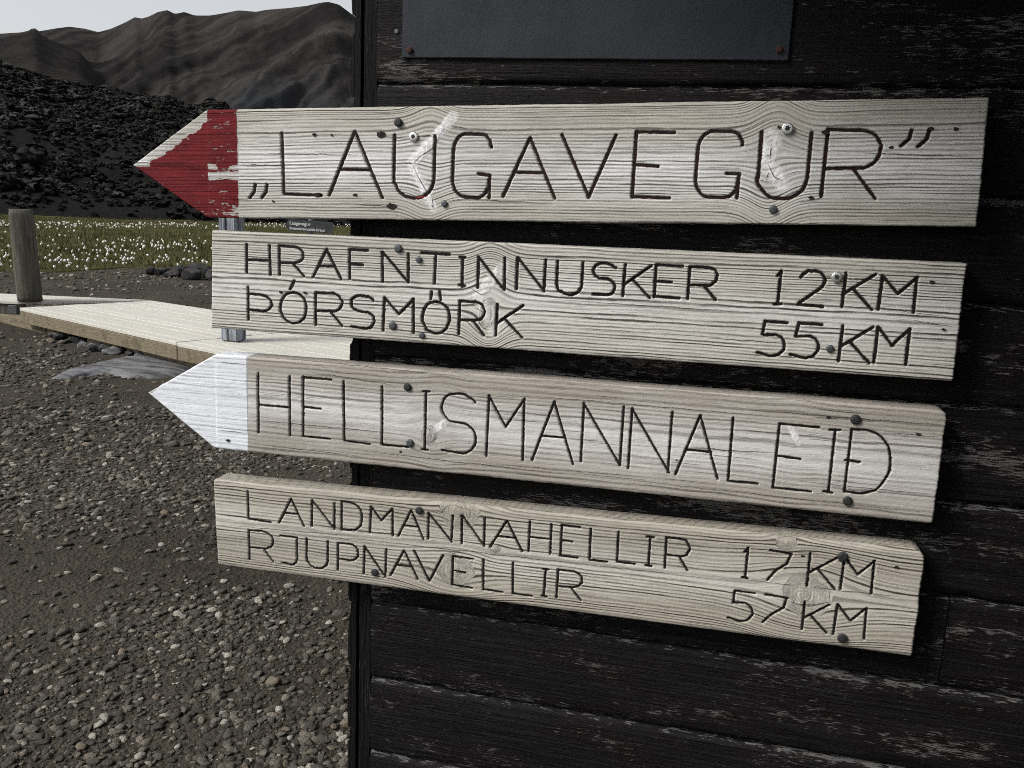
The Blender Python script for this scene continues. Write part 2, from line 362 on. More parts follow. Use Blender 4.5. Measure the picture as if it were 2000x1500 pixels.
rid = [(-900,60),(-500,50),(-200,58),(0,65),(40,62),(58,58),(66,51),(74,60),(110,54),(135,51),(165,55),(192,62),(215,56),(240,45),(255,37),(264,32),(275,35),(290,31),(308,22),(326,18),(342,26),(360,22),(380,29),(410,29),(440,24),(465,19),(500,22),(520,18),(560,15),(600,10),(625,4),(640,2),(662,7),(690,28),(760,60),(900,90),(1200,120),(1700,140)]
rv = [az_el(*p) for p in rid]; RA = np.array([e[0] for e in rv]); RE = np.array([e[1] for e in rv])
def mountain(name, RA, RE, r0, r1, r2, n1, n2, seed, rough, mat, sh=1.0, base=0.0):
    A, T, _, _ = polar(np.linspace(math.radians(-62), math.radians(28), n1), np.linspace(0, 1.35, n2))
    Rr = np.where(T < 1, r0+(r1-r0)*T, r1+(r2-r1)*(T-1)/.35)
    H = CAM[2]+np.interp(A, RA, RE)*r1
    q = A*r1
    # spurs and gullies run diagonally down to the left
    s = q+sh*(1-T)*320+38*fbm(q/150, T*3.0, seed+20, 4)+9*fbm(q/30, T*11, seed+21, 3)
    spur = 1-np.abs(fbm(s/120, T*.9, seed, 3)); g2 = fbm(s/24, T*1.6, seed+5, 4)
    prof = np.where(T < 1, .30*T+.70*T**1.25, 1-(T-1)*1.6)
    env = np.sin(np.pi*np.clip(T, 0, 1))**.8
    Zm = base+H*prof+env*rough*((spur-.7)*44+g2*7)+env*rough*2.5*fbm(q/9, T*30, seed+9, 3)
    Zm = np.where(T <= 1.0001, np.minimum(Zm, CAM[2]+np.interp(A, RA, RE)*Rr*1.0), Zm)
    st = .8*fbm(s/22, T*2.2, seed+2, 6, .68)+.40*fbm(s/7, T*1.6, seed+24, 4, .6)+.30*fbm(q/40, T*9, seed+23, 5, .65)+.2*g2
    px_ = np.interp(A, RA[3:], np.array([p[0] for p in rid[3:]])) if len(RA) == len(rid) else A*0
    tb = sstep(.52, .30, T)*sstep(330, 430, px_)*sstep(-.5, .4, fbm(q/60, T*5, seed+3))
    rk = sstep(.12, .45, fbm(s/42, T*6, seed+4, 5, .6))*sstep(.40, .72, T)*sstep(560, 250, px_)
    X = CAM[0]+Rr*np.sin(A); Y = CAM[1]+Rr*np.cos(A)
    me = npmesh(name, np.stack([X, Y, Zm], -1).reshape(-1, 3), gridq(n1, n2), attrs={'streak': st, 'tintb': tb, 'rocky': rk})
    return tag(link(name, me, mat), kind='structure')
mountain('mountain', RA, RE, 360, 900, 1250, 520, 150, 40, 1.0, M['mountain'], 1.15)
# the darker spur in front of it on the left
rid2 = [(-900,90),(-400,70),(-120,75),(0,72),(30,66),(55,60),(66,54),(76,63),(100,76),(130,86),(155,98),(175,122),(200,160),(240,215),(320,300)]
r2v = [az_el(*p) for p in rid2]
def dark_spur_mat():
    t = NT('dark_spur'); p = t.pos(); n = t.noise(p, .03, 6, .65); n2 = t.noise(p, .25, 4, .7)
    c = t.mix(t.rng(n, .35, .65), (.009, .0085, .0085), (.022, .019, .017)); c = t.mix(t.rng(n2, .55, .75, 0, .5), c, (.034, .031, .028)); t.bump(n, 6.0, .6)
    return t.fin(c, .95, .05)
mountain('foothill', np.array([e[0] for e in r2v]), np.array([e[1] for e in r2v]), 300, 560, 760, 420, 110, 70, .45, dark_spur_mat())

# ------------------------------------------------------------------ scattered stuff (geometry nodes instances)
def scatter(name, P, rot, scl, mat, amp=.35, freq=1.1, sub=2, kinds=5, seed=0.0, smooth=True):
    me = npmesh(name, P); n = len(P)
    for k, a in (('rot', rot), ('scl', scl)):
        at = me.attributes.new(k, 'FLOAT_VECTOR', 'POINT'); at.data.foreach_set('vector', np.asarray(a, np.float32).ravel())
    at = me.attributes.new('idx', 'INT', 'POINT'); at.data.foreach_set('value', np.random.RandomState(5).randint(0, kinds, n).astype(np.int32))
    o = link(name, me); g = bpy.data.node_groups.new(name, 'GeometryNodeTree')
    g.interface.new_socket('Geometry', in_out='INPUT', socket_type='NodeSocketGeometry'); g.interface.new_socket('Geometry', in_out='OUTPUT', socket_type='NodeSocketGeometry')
    N = g.nodes.new; L = g.links.new
    gi = N('NodeGroupInput'); go = N('NodeGroupOutput'); ip = N('GeometryNodeInstanceOnPoints'); jn = N('GeometryNodeJoinGeometry')
    for k in range(kinds):
        ic = N('GeometryNodeMeshIcoSphere'); ic.inputs['Subdivisions'].default_value = sub
        sp = N('GeometryNodeSetPosition'); nz = N('ShaderNodeTexNoise'); nz.noise_dimensions = '4D'; nz.inputs['W'].default_value = seed+k*7.3; nz.inputs['Scale'].default_value = freq; nz.inputs['Detail'].default_value = 2.0
        sb = N('ShaderNodeVectorMath'); sb.operation = 'SUBTRACT'; sb.inputs[1].default_value = (.5, .5, .5)
        ml = N('ShaderNodeVectorMath'); ml.operation = 'SCALE'; ml.inputs['Scale'].default_value = amp*4
        L(nz.outputs['Color'], sb.inputs[0]); L(sb.outputs[0], ml.inputs[0]); L(ic.outputs['Mesh'], sp.inputs['Geometry']); L(ml.outputs[0], sp.inputs['Offset'])
        sm = N('GeometryNodeSetMaterial'); sm.inputs['Material'].default_value = mat
        ss = N('GeometryNodeSetShadeSmooth'); ss.inputs['Shade Smooth'].default_value = smooth
        gti = N('GeometryNodeGeometryToInstance')
        L(sp.outputs[0], ss.inputs[0]); L(ss.outputs[0], sm.inputs[0]); L(sm.outputs[0], gti.inputs[0]); L(gti.outputs[0], jn.inputs[0])
    def na(nm, ty): q = N('GeometryNodeInputNamedAttribute'); q.data_type = ty; q.inputs['Name'].default_value = nm; return q.outputs['Attribute']
    L(gi.outputs[0], ip.inputs['Points']); L(jn.outputs[0], ip.inputs['Instance']); ip.inputs['Pick Instance'].default_value = True
    L(na('idx', 'INT'), ip.inputs['Instance Index']); L(na('rot', 'FLOAT_VECTOR'), ip.inputs['Rotation']); L(na('scl', 'FLOAT_VECTOR'), ip.inputs['Scale'])
    L(ip.outputs[0], go.inputs[0])
    md = o.modifiers.new('scatter', 'NODES'); md.node_group = g; me.materials.append(mat)
    return o
rs = np.random.RandomState(11)
P = []; S = []
def in_hut(x, y): return (x > -.02) & (y > -.02)
for (ra, rb, n, s0, s1) in ((1.3, 3.2, 17000, .0042, .0145), (3.2, 5.5, 24000, .006, .018), (5.5, 9.5, 24000, .009, .024), (1.3, 4.2, 44000, .0018, .0048), (4.2, 7.5, 30000, .003, .007), (9.5, 22.0, 26000, .016, .042)):
    a = rs.uniform(math.radians(-58), math.radians(8), n); r = np.sqrt(rs.uniform(ra*ra, rb*rb, n))
    x = CAM[0]+r*np.sin(a); y = CAM[1]+r*np.cos(a)
    dens = fbm(x*.9, y*.9, 31, 3)
    # loose drainage gravel along the foot of the hut
    near = np.exp(-(np.abs(x+.05)/.38)**2)*(y > -.6)*(y < 3.4)
    keep = (rs.uniform(0, 1, n) < np.clip(.40+1.3*dens+near, .08, 1)) & ~in_hut(x, y)
    x = x[keep]; y = y[keep]; near = near[keep]; m = len(x)
    s = s0+(s1-s0)*rs.power(.55, m)*np.where(rs.uniform(0, 1, m) < .06, 1.7, 1.0); s = s*(1+1.1*near*rs.uniform(.3, 1, m))
    P.append(np.stack([x, y, ground_z(x, y)+s*.18], -1)); S.append(np.stack([s*rs.uniform(.9, 1.5, m), s*rs.uniform(.7, 1.1, m), s*rs.uniform(.4, .75, m)], -1))
P = np.concatenate(P); S = np.concatenate(S)
o = scatter('gravel', P, np.stack([rs.uniform(-.35, .35, len(P)), rs.uniform(-.35, .35, len(P)), rs.uniform(0, 6.3, len(P))], -1), S, M['pebble'], .34, 1.25, 2, 8)
tag(o, 'loose brown and grey gravel spread over the yard beside the hut', 'gravel', kind='stuff')

n = 26000
a = rs.uniform(math.radians(-60), math.radians(6), n); r = np.sqrt(rs.uniform((LR0+.5)**2, 156**2, n)); x = CAM[0]+r*np.sin(a); y = CAM[1]+r*np.cos(a)
hgt = lava_h(a, r); s = rs.uniform(.16, .42, n)*np.where(rs.uniform(0, 1, n) < .08, 2.0, 1)*(.75+.6*np.clip(fbm(x*.15, y*.15, 5), -.5, 1))
s *= np.clip(np.interp(a, EA, EE)*9+.25, .3, 1)
o = scatter('lava_blocks', np.stack([x, y, hgt+s*.25], -1), np.stack([rs.uniform(-.4, .4, n), rs.uniform(-.4, .4, n), rs.uniform(0, 6.3, n)], -1), np.stack([s*rs.uniform(.9, 1.6, n), s*rs.uniform(.8, 1.2, n), s*rs.uniform(.6, 1.1, n)], -1), M['lava'], .62, 2.3, 3, 5, 3.0)
tag(o, 'mossy black lava blocks covering the dark slope behind the meadow', 'lava rocks', kind='stuff')

def blades(name, n, ra, rb, hmin, hmax, wid, mat, seed, dens=None):
    q = np.random.RandomState(seed); a = q.uniform(math.radians(-58), math.radians(10), n); r = ra+(rb-ra)*q.uniform(0, 1, n)**1.35
    keep = r > edge_r(a)+.05; a = a[keep]; r = r[keep]
    x = CAM[0]+r*np.sin(a); y = CAM[1]+r*np.cos(a); z = meadow_z(x, y, r, a)-.02; n = len(x)
    h = q.uniform(hmin, hmax, n)*(.7+.6*np.clip(fbm(x*.4, y*.4, 6)+.3, 0, 1)); th = q.uniform(0, 6.3, n); ww = wid*q.uniform(.6, 1.4, n)
    dx = np.cos(th)*ww; dy = np.sin(th)*ww; lx = q.normal(0, .25, n)*h; ly = q.normal(0, .25, n)*h
    v = np.stack([np.stack([x-dx, y-dy, z], -1), np.stack([x+dx, y+dy, z], -1), np.stack([x+lx, y+ly, z+h], -1)], 1).reshape(-1, 3)
    tr = np.arange(3*n).reshape(-1, 3); ti = np.repeat(np.clip(.5+.5*fbm(x*.25, y*.25, 7)+q.normal(0, .18, n), 0, 1), 3)
    return link(name, npmesh(name, v, None, tr, False, {'tint': ti}), mat)
tag(blades('meadow_grass', 90000, 18.5, 60, .06, .24, .012, M['blade'], 3), 'olive green grass of the flat meadow below the lava slope', 'grass', kind='stuff')

# cotton grass: thin stems with white tufts, in two bands
ico = bmesh.new(); bmesh.ops.create_icosphere(ico, subdivisions=1, radius=1); ico.verts.ensure_lookup_table()
IV = np.array([v.co[:] for v in ico.verts]); IT = np.array([[v.index for v in f.verts] for f in ico.faces]); ico.free()
q = np.random.RandomState(9); VV = []; TT = []; off = 0
def heads(px0, px1, y0, y1, n, size, clump):
    global off
    k = 0
    while k < n:
        px = q.uniform(px0, px1); py = q.uniform(y0, y1)
        p = atZ(px, py, .22)
        if vn(np.array([p[0]*clump]), np.array([p[1]*clump*.6]), 55)[0]+.6*vn(np.array([p[0]*clump*3.3]), np.array([p[1]*clump*2.2]), 56)[0] < q.uniform(.0, .55): k += .25; continue
        k += 1; rr = math.hypot(p[0]-CAM[0], p[1]-CAM[1]); aa = math.atan2(p[0]-CAM[0], p[1]-CAM[1])
        zb = float(meadow_z(np.array([p[0]]), np.array([p[1]]), np.array([rr]), np.array([aa]))[0]); h = q.uniform(.16, .34); s = size*q.uniform(.6, 1.25)
        top = np.array([p[0]+q.normal(0, .03), p[1]+q.normal(0, .03), zb+h])
        VV.append(IV*np.array([s*.85, s*.85, s*1.15])*(1+q.uniform(-.25, .25, (len(IV), 1)))+top); TT.append(IT+off); off += len(IV)
        VV.append(np.array([[p[0]-.004, p[1], zb-.02], [p[0]+.004, p[1], zb-.02], top])); TT.append(np.array([[0, 1, 2]])+off); off += 3
heads(-300, 900, 472, 522, 430, .027, .35)
heads(-300, 900, 486, 514, 210, .026, .5)
heads(-300, 1000, 443, 448, 600, .034, .12)
heads(-200, 720, 452, 470, 20, .03, .3)
cg = npmesh('cotton_grass', np.concatenate(VV), None, np.concatenate(TT), True); cg.materials.append(M['cotton']); cg.materials.append(M['stem'])
cg.polygons.foreach_set('material_index', np.concatenate([np.full(len(t_), int(len(t_) == 1)) for t_ in TT]).astype(np.int32))
tag(link('cotton_grass', cg), 'white tufts of cotton grass in bands across the meadow', 'cotton grass', kind='stuff')

# ------------------------------------------------------------------ boardwalk
DZ = .25
def prism(name, poly, z0, z1, mat, parent, org, bev=.004):
    """poly: world xy points (counter-clockwise or not) between z0 and z1, edges slightly bevelled"""
    bm = bmesh.new(); vs_ = [bm.verts.new((p[0]-org[0], p[1]-org[1], z0-org[2])) for p in poly]
    f = bm.faces.new(vs_); ex = bmesh.ops.extrude_face_region(bm, geom=[f])
    for e in ex['geom']:
        if isinstance(e, bmesh.types.BMVert): e.co.z = z1-org[2]
    bmesh.ops.recalc_face_normals(bm, faces=bm.faces)
    if bev: bmesh.ops.bevel(bm, geom=list(bm.edges), offset=bev, segments=1, affect='EDGES')
    return bm_obj(name, bm, mat, parent)
n0 = atZ(37.8, 601, DZ)[:2]; n1 = atZ(344, 668, DZ)[:2]; f0 = atZ(84, 555, DZ)[:2]; f1 = atZ(412, 604.5, DZ)[:2]
dirw = (n1-n0)/np.linalg.norm(n1-n0); nrm = np.array([-dirw[1], dirw[0]])
if np.dot(nrm, f0-n0) < 0: nrm = -nrm
fd = (f1-f0)/np.linalg.norm(f1-f0)
bw = empty('boardwalk', (n1[0], n1[1], 0)); org = np.array([n1[0], n1[1], 0])
tag(bw, 'pale wooden boardwalk with a raw timber edge crossing the gravel behind the signs', 'boardwalk')
NPL = 13
def linept(a, d, t): return a+d*t
# left end at the post, right end well behind the signs; the far edge follows its own line
def crossf(t):   # point pair at length t from n0
    a = n0+dirw*t
    # intersect the normal from a with the far line
    den = nrm[0]*fd[1]-nrm[1]*fd[0]; s = ((f0[0]-a[0])*fd[1]-(f0[1]-a[1])*fd[0])/den
    return a, a+nrm*s
LEN = float(np.dot(n1-n0, dirw))
prs = np.random.RandomState(3)
def deck_run(t0, t1, drop=0.0, turn=0.0, rows=NPL):
    a0, b0 = crossf(t0); a1, b1 = crossf(t1)
    if turn:
        rot = np.array([[math.cos(turn), -math.sin(turn)], [math.sin(turn), math.cos(turn)]]); a1 = a0+rot@(a1-a0)
    for k in range(rows):
        s0 = k/rows; s1 = (k+1)/rows; g = .0022
        p = [a0+(b0-a0)*(s0+g/1.0), a1+(b1-a1)*(s0+g), a1+(b1-a1)*(s1-g), a0+(b0-a0)*(s1-g)]
        z = DZ-drop+prs.uniform(-.003, .003)
        prism('plank', p, z-.035, z, M['deck'], bw, org, .004)
    return a0, a1, b0, b1
A0, A1, B0, B1 = deck_run(0.0, LEN, 0)
A2, A3, B2, B3 = deck_run(LEN+.006, LEN+6.2, .004, math.radians(2.2))
def beam(name, p, q, z0, z1, th, mat, parent, out=(0, 0)):
    d = (q-p)/np.linalg.norm(q-p); m = np.array([-d[1], d[0]])
    if np.dot(m, nrm) < 0: m = -m
    prism(name, [p, q, q+m*th, p+m*th], z0, z1, mat, parent, org, .006)
inn = nrm*.012
beam('edge_beam', A0+inn*.2, A1+inn*.2, DZ-.165, DZ-.037, .06, M['beam'], bw)
beam('edge_beam', A2+inn*.2+dirw*.004, A3+inn*.2, DZ-.165, DZ-.042, .06, M['beam'], bw)
for t in (.25, LEN*.5, LEN*.86, LEN+1.4, LEN+3.4):
    a, b = crossf(t); beam('joist', a+nrm*.10, a+nrm*.10+dirw*.18, -.05, DZ-.167, 1.9, M['beam'], bw)
# lower sill timber that shows under the beam at both ends
a, b = crossf(LEN*.42); a2, b2 = crossf(LEN*1.25); beam('sill', a+nrm*.09, a2+nrm*.09, -.04, .085, .12, M['beam'], bw)
a, b = crossf(-1.6); a2, b2 = crossf(.55); beam('sill', a+nrm*.10, a2+nrm*.10, -.04, .10, .14, M['beam'], bw)
# the next section of walkway to the left of the post, set back
lf = atZ(0, 588, DZ)[:2]; lp = atZ(34, 589.5, DZ)[:2]; ld = (lf-lp)/np.linalg.norm(lf-lp)
bl = empty('boardwalk', (lp[0], lp[1], 0)); org2 = np.array([lp[0], lp[1], 0])
tag(bl, 'pale boardwalk section at the left edge, beyond the thick round post', 'boardwalk')
far0 = crossf(-.02)[1]
for k in range(12):
    s0, s1 = k/12, (k+1)/12; e0 = lp+(far0-lp)*s0; e1 = lp+(far0-lp)*s1; g = (e1-e0)*.02
    prism('plank', [e0+g, e1-g, e1-g+ld*2.6-dirw*.0, e0+g+ld*2.6], DZ-.030, DZ+.004+prs.uniform(-.003, .003), M['deck'], bl, org2, .004)
prism('edge_beam', [lp+nrm*.03-ld*0, lp+nrm*.03+ld*2.6, lp+nrm*.10+ld*2.6, lp+nrm*.10], DZ-.15, DZ-.032, M['log'], bl, org2, .006)
bc = lp+ld*.02; prism('bracket', [bc, bc+ld*.10, bc+ld*.10+nrm*.028, bc+nrm*.028], DZ-.145, DZ-.045, M['nail'], bl, org2, .006)

# ------------------------------------------------------------------ posts
def log_post(name, base, top, rad0, rad1, mat, seed, nseg=28, rows=22):
    v = []; q_ = np.random.RandomState(seed)
    for j in range(rows+1):
        t = j/rows; c = base*(1-t)+top*t; r = rad0+(rad1-rad0)*t
        for i in range(nseg):
            th = 2*math.pi*i/nseg; k = 1+.035*vn(np.array([math.cos(th)*1.6+5]), np.array([math.sin(th)*1.6+t*2.2]), seed)[0]+.012*vn(np.array([th*5]), np.array([t*3]), seed+2)[0]
            rr = r*k
            if j == rows: rr *= .93
            v.append((c[0]+rr*math.cos(th), c[1]+rr*math.sin(th), c[2]+(-.012 if j == rows-1 else 0)))
    f = [[j*nseg+i, j*nseg+(i+1) % nseg, (j+1)*nseg+(i+1) % nseg, (j+1)*nseg+i] for j in range(rows) for i in range(nseg)]
    f.append([rows*nseg+i for i in range(nseg)]); f.append([i for i in range(nseg)][::-1])
    org_ = np.array(base); o_ = pyobj(name, np.array(v)-org_, f, mat, None, True); o_.location = org_
    o_.data.polygons[len(f)-2].use_smooth = False
    return o_
pb = atZ(59, 590, DZ); dist = math.hypot(pb[0]-CAM[0], pb[1]-CAM[1]); pt = atD(40, 409, dist)
wpx = np.linalg.norm(atD(85, 588, dist)-atD(33, 588, dist))/2
vd = np.array([pb[0]-CAM[0], pb[1]-CAM[1]]); vd = vd/np.linalg.norm(vd)*wpx*.8
log_c = np.array([pb[0], pb[1], DZ+.003])+np.append(vd, 0)
o = log_post('bollard_post', log_c, np.array([pt[0], pt[1], pt[2]])+np.append(vd, 0), wpx, wpx*.95, M['log'], 4)
tag(o, 'thick round weathered log post standing on the corner of the boardwalk', 'post')
pb = atZ(447, 667, DZ); dist = math.hypot(pb[0]-CAM[0], pb[1]-CAM[1]); hw = np.linalg.norm(atD(466, 660, dist)-atD(429, 660, dist))/2; ptop = atD(447, 392, dist)
pp = empty('square_post', (pb[0], pb[1]+hw, DZ)); tag(pp, 'square post of weathered planks with flaking blue white paint between the signs', 'post')
for k, (x0, x1) in enumerate(((-1.0, -.08), (-.05, 1.0))):
    bm = bmesh.new(); bmesh.ops.create_cube(bm, size=1.0); H_ = ptop[2]-DZ-k*.03
    for v_ in bm.verts: v_.co = ((x0+x1)/2*hw+v_.co.x*(x1-x0)*hw, v_.co.y*hw*2, H_/2+v_.co.z*H_+.003)
    bmesh.ops.bevel(bm, geom=list(bm.edges), offset=.008, segments=2, affect='EDGES')
    bm_obj('post_timber', bm, M['bluepost'], pp)

# small grey trail plaque on its own post beyond the boardwalk
pl = atD(604, 442, 11.2); pw = np.linalg.norm(atD(652, 442, 11.2)-atD(557, 442, 11.2)); phh = np.linalg.norm(atD(600, 431.5, 11.2)-atD(600, 453.5, 11.2))
pe = empty('trail_plaque', (pl[0], pl[1], 0.0)); tag(pe, 'small grey arrow plaque with white lettering on a thin post behind the signs', 'sign')
yawp = -math.atan2(pl[0]-CAM[0], pl[1]-CAM[1]); pe.rotation_euler = (0, 0, yawp)
hx = pw/2; hz = phh/2; zc = pl[2]; tilt = .035
def plq(x, z): return (x, z-tilt*x)
outl = [(-hx, 0), (-hx+.05, hz), (hx-.01, hz), (hx, hz-.01), (hx, -hz+.01), (hx-.01, -hz), (-hx+.05, -hz)]
v = [(x, -.012, zc+plq(x, z)[1]) for x, z in outl]+[(x, .008, zc+plq(x, z)[1]) for x, z in outl]; n = len(outl)
f = [list(range(n)), list(range(2*n-1, n-1, -1))]+[[i, i+n, (i+1) % n+n, (i+1) % n] for i in range(n)]
pyobj('plate', v, f, M['plaque'], pe)
bm = bmesh.new(); bmesh.ops.create_cone(bm, segments=16, radius1=.03, radius2=.03, depth=zc+hz+.02, cap_ends=True)
bmesh.ops.translate(bm, verts=bm.verts, vec=(.02, .041, (zc+hz+.02)/2)); bm_obj('post', bm, M['nail'], pe, True)
def text(body, size, x, z, parent, mat):
    c = bpy.data.curves.new('lettering', 'FONT'); c.body = body; c.size = size; c.extrude = .001; c.offset = size*.025
    o_ = bpy.data.objects.new('tmp', c); COL.objects.link(o_); dg = bpy.context.evaluated_depsgraph_get(); me = bpy.data.meshes.new_from_object(o_.evaluated_get(dg)); bpy.data.objects.remove(o_)
    q_ = link('lettering', me, mat, parent); q_.rotation_euler = (math.pi/2, math.atan(tilt), 0); q_.location = (x, -.014, z); return q_
text('Laugavegur', .055, -hx+.055, zc+hz-.052, pe, M['white']); text('Brennisteinsalda-hraun', .046, -hx+.055, zc-hz+.024, pe, M['white'])

# ------------------------------------------------------------------ loose rocks
def rock(name, loc, size, seed, mat, flat=.7):
    bm = bmesh.new(); bmesh.ops.create_icosphere(bm, subdivisions=3, radius=1); q_ = np.random.RandomState(seed); pl_ = [(q_.normal(size=3), q_.uniform(.55, .85)) for _ in range(7)]
    for v_ in bm.verts:
        c = np.array(v_.co)
        for nn, dd in pl_:
            nn = nn/np.linalg.norm(nn); e = c@nn-dd
            if e > 0: c = c-nn*e*.85
        c = c*(1+.10*fbm(np.array([c[0]*2.1+seed]), np.array([c[1]*2.1+c[2]*1.7]), seed)[0])
        v_.co = (c[0]*size[0], c[1]*size[1], max(c[2], -.5)*size[2])
    o_ = bm_obj(name, bm, mat, None, True); o_.location = loc; o_.rotation_euler = (0, 0, q_.uniform(0, 6)); return o_
for k, (px, py, s) in enumerate(((296, 531, .16), (318, 533, .22), (337, 536, .20), (356, 535, .26), (376, 540, .24), (384, 533, .30), (402, 536, .28), (418, 541, .25), (436, 538, .3))):
    p = atZ(px, py+5, 0); o = rock('rock', (p[0], p[1], .06), (s*1.0, s*.8, s*.62), 20+k, M['rock'])
    tag(o, 'dark lava rock in the low row of rocks where the gravel meets the meadow', 'rock', 'dark rocks along the meadow edge')
# stones banked up under the boardwalk edge
brs = np.random.RandomState(8)
for k in range(46):
    t = brs.uniform(.25, .98)**1.0; px = 60+t*230+brs.uniform(-14, 14); py = 640+t*46+brs.uniform(-4, 20)
    p = atZ(px, py, 0); s = brs.uniform(.035, .075)
    o = rock('stone', (p[0], p[1], s*.3), (s*1.35, s, s*.75), 60+k % 9, M['rock'] if k % 3 else M['slab'])
    tag(o, 'fist sized grey stone banked up on the gravel under the boardwalk edge', 'stone', 'stones under the boardwalk edge')
# flat pale slab in the gravel
sp_ = [(92,738),(120,722),(165,712),(205,703),(240,694),(285,690),(330,694),(372,702),(392,716),(360,733),(300,736),(250,737),(210,729),(170,731),(130,736)]
W_ = [atZ(px, py, .02) for px, py in sp_]; cs = np.mean(W_, 0); cs[2] = 0
v = []; nS = 60; nR = 14
ring = np.array([w_-cs for w_ in W_]); ring[:, 2] = 0
ang = np.linspace(0, len(ring), nS, endpoint=False); loop = np.array([ring[int(a) % len(ring)]*(1-a % 1)+ring[(int(a)+1) % len(ring)]*(a % 1) for a in ang])
for j in range(nR+1):
    s = j/nR
    for i in range(nS):
        p = loop[i]*s; h = .045*(1-s**6)+.022*fbm(np.array([p[0]*2.2+p[1]*1.5]), np.array([p[1]*3.2]), 77)[0]*(1-s**4)
        v.append((p[0]*(1+.03*vn(np.array([i*.9]), np.array([3.]), 5)[0]), p[1], h-.012*(s > .99)))
f = [[j*nS+i, j*nS+(i+1) % nS, (j+1)*nS+(i+1) % nS, (j+1)*nS+i] for j in range(nR) for i in range(nS)]
o = pyobj('flat_slab', v, f, M['slab'], None, True); o.location = cs; tag(o, 'flat pale grey rock slab lying in the gravel in front of the boardwalk', 'rock slab')

# ------------------------------------------------------------------ the hut
hut = empty('hut', (0, 0, 0)); tag(hut, 'black painted timber hut with worn horizontal planks', 'hut')
PS = .165
PROF = [(-.006, .022), (.0, .014), (.002, .004), (.006, .001), (.012, 0), (.03, -.0008), (.055, -.0012), (.08, -.0015), (.105, -.0012), (.13, -.0006), (.150, .0000), (.1535, .0012), (.1565, .0040), (.160, .0075), (.1635, .0110), (.172, .018)]
WEAR = [0, .1, .2, .1, 0, 0, 0, 0, 0, 0, .05, .2, .48, .55, .3, 0]
def wall_plank(x0, x1, z0, seed, parent, amp=1.0, end_round=0.0):
    fine = x1 < 1.6; nx = max(6, int((x1-x0)/(.006 if fine else .04))); xs = np.linspace(x0, x1, nx); pr = np.array(PROF); nv = len(pr)
    X, J = np.meshgrid(xs, np.arange(nv)); zz = pr[J, 0]; yy = pr[J, 1].copy()
    yy += amp*.0011*fbm(X*9, zz*160, seed, 3)+.0016*fbm(X*1.5, zz*6, seed+1, 2)
    e = fbm(X*14, zz*0+seed, seed+2, 4)*.0022+fbm(X*60, zz*0+seed, seed+3, 2)*.0008
    zz = zz+e*np.where((J <= 4), 1.0, 0)+.7*fbm(X*11, zz*0+seed+9, seed+5, 4)*.002*np.where(J >= 10, 1, 0)
    yy += np.where(J <= 3, 1, 0)*np.abs(e)*1.2
    chip = np.clip(fbm(X*7, zz*0+seed*3.1, seed+7, 3)-.5, 0, 1)*.010
    zz = zz+chip*np.where(J <= 3, 1, 0)
    v = np.stack([X-x0, yy, zz], -1).reshape(-1, 3); qd = gridq(nx, nv)
    # end faces
    q_ = [(j*nx) for j in range(nv)]; base = len(v); ends = []
    v2 = []
    for col in (0, nx-1):
        s = base+len(v2)
        for j in range(nv): p = v[j*nx+col]; v2.append(p); 
        for j in range(nv): p = v[j*nx+col]; v2.append((p[0], .03, p[2]))
        for j in range(nv-1): ends.append([s+j, s+j+nv, s+j+nv+1, s+j+1] if col == 0 else [s+j, s+j+1, s+j+nv+1, s+j+nv])
    wear = np.array(WEAR)[J]+.35*np.clip(fbm(X*1.2, zz*9, seed+11, 3), 0, 1)+.5*sstep(.10, .0, X-x0)*(x0 < .01)*np.clip(fbm(X*20, zz*30, seed+12), 0, 1)
    wv = np.concatenate([wear.ravel(), np.full(len(v2), .25)])
    me = npmesh('plank', np.concatenate([v, np.array(v2)]), np.concatenate([qd, np.array(ends)]), None, True, {'wear': wv})
    o_ = link('plank', me, M['black'], parent); o_.location = (x0, 0, z0); return o_
HX = 4.2
for k in range(-5, 11):
    z = ZG-(k+1)*PS
    xs_ = {-1: [0, 2.6, HX], 5: [0, 1.046, HX], 2: [0, 1.9, HX], 7: [0, 2.2, HX]}.get(k, [0, HX if k % 2 else HX])
    if xs_[-1] > 1.6 and len(xs_) == 2: xs_ = [0, 1.5+.1*(k % 3), HX]
    for a_, b_ in zip(xs_[:-1], xs_[1:]): wall_plank(a_+.001*(a_ > 0), b_-.001, z, 100+k*5+int(a_*3), hut, 1.6 if k < 3 else 1.0)
# unseen plank wall added right of the signs to block sky light
for k in range(-4, 11):
    o_ = wall_plank(0, 1.59, ZG-(k+1)*PS, 700+k*3, hut); o_.location = (1.20, -.0005, ZG-(k+1)*PS); o_.rotation_euler = (0, 0, -math.pi/2)
# corner post and the side wall seen end-on
def box(name, lo, hi, mat, parent, bev=.002, nz=1, seed=0, amp=0.0):
    bm = bmesh.new(); bmesh.ops.create_cube(bm, size=1)
    for v_ in bm.verts: v_.co = tuple((lo[i]+hi[i])/2+v_.co[i]*(hi[i]-lo[i]) for i in range(3))
    if nz > 1:
        ed = [e for e in bm.edges if abs(e.verts[0].co.z-e.verts[1].co.z) > 1e-6]; bmesh.ops.subdivide_edges(bm, edges=ed, cuts=nz, use_grid_fill=True)
    if bev: bmesh.ops.bevel(bm, geom=[e for e in bm.edges if e.calc_face_angle(0) > .5], offset=bev, segments=2, affect='EDGES')
    if amp:
        for v_ in bm.verts:
            v_.co.x += amp*fbm(np.array([v_.co.z*22+seed]), np.array([v_.co.x*300]), seed)[0]; v_.co.y += amp*fbm(np.array([v_.co.z*22+seed]), np.array([v_.co.x*300+9]), seed+1)[0]
    return bm_obj(name, bm, mat, parent)
ZT = ZG+4*PS
box('corner_board', (-.029, .006, -.02), (-.0015, .06, ZT), M['corner'], hut, .002, 160, 3, .0009)
SP = .139
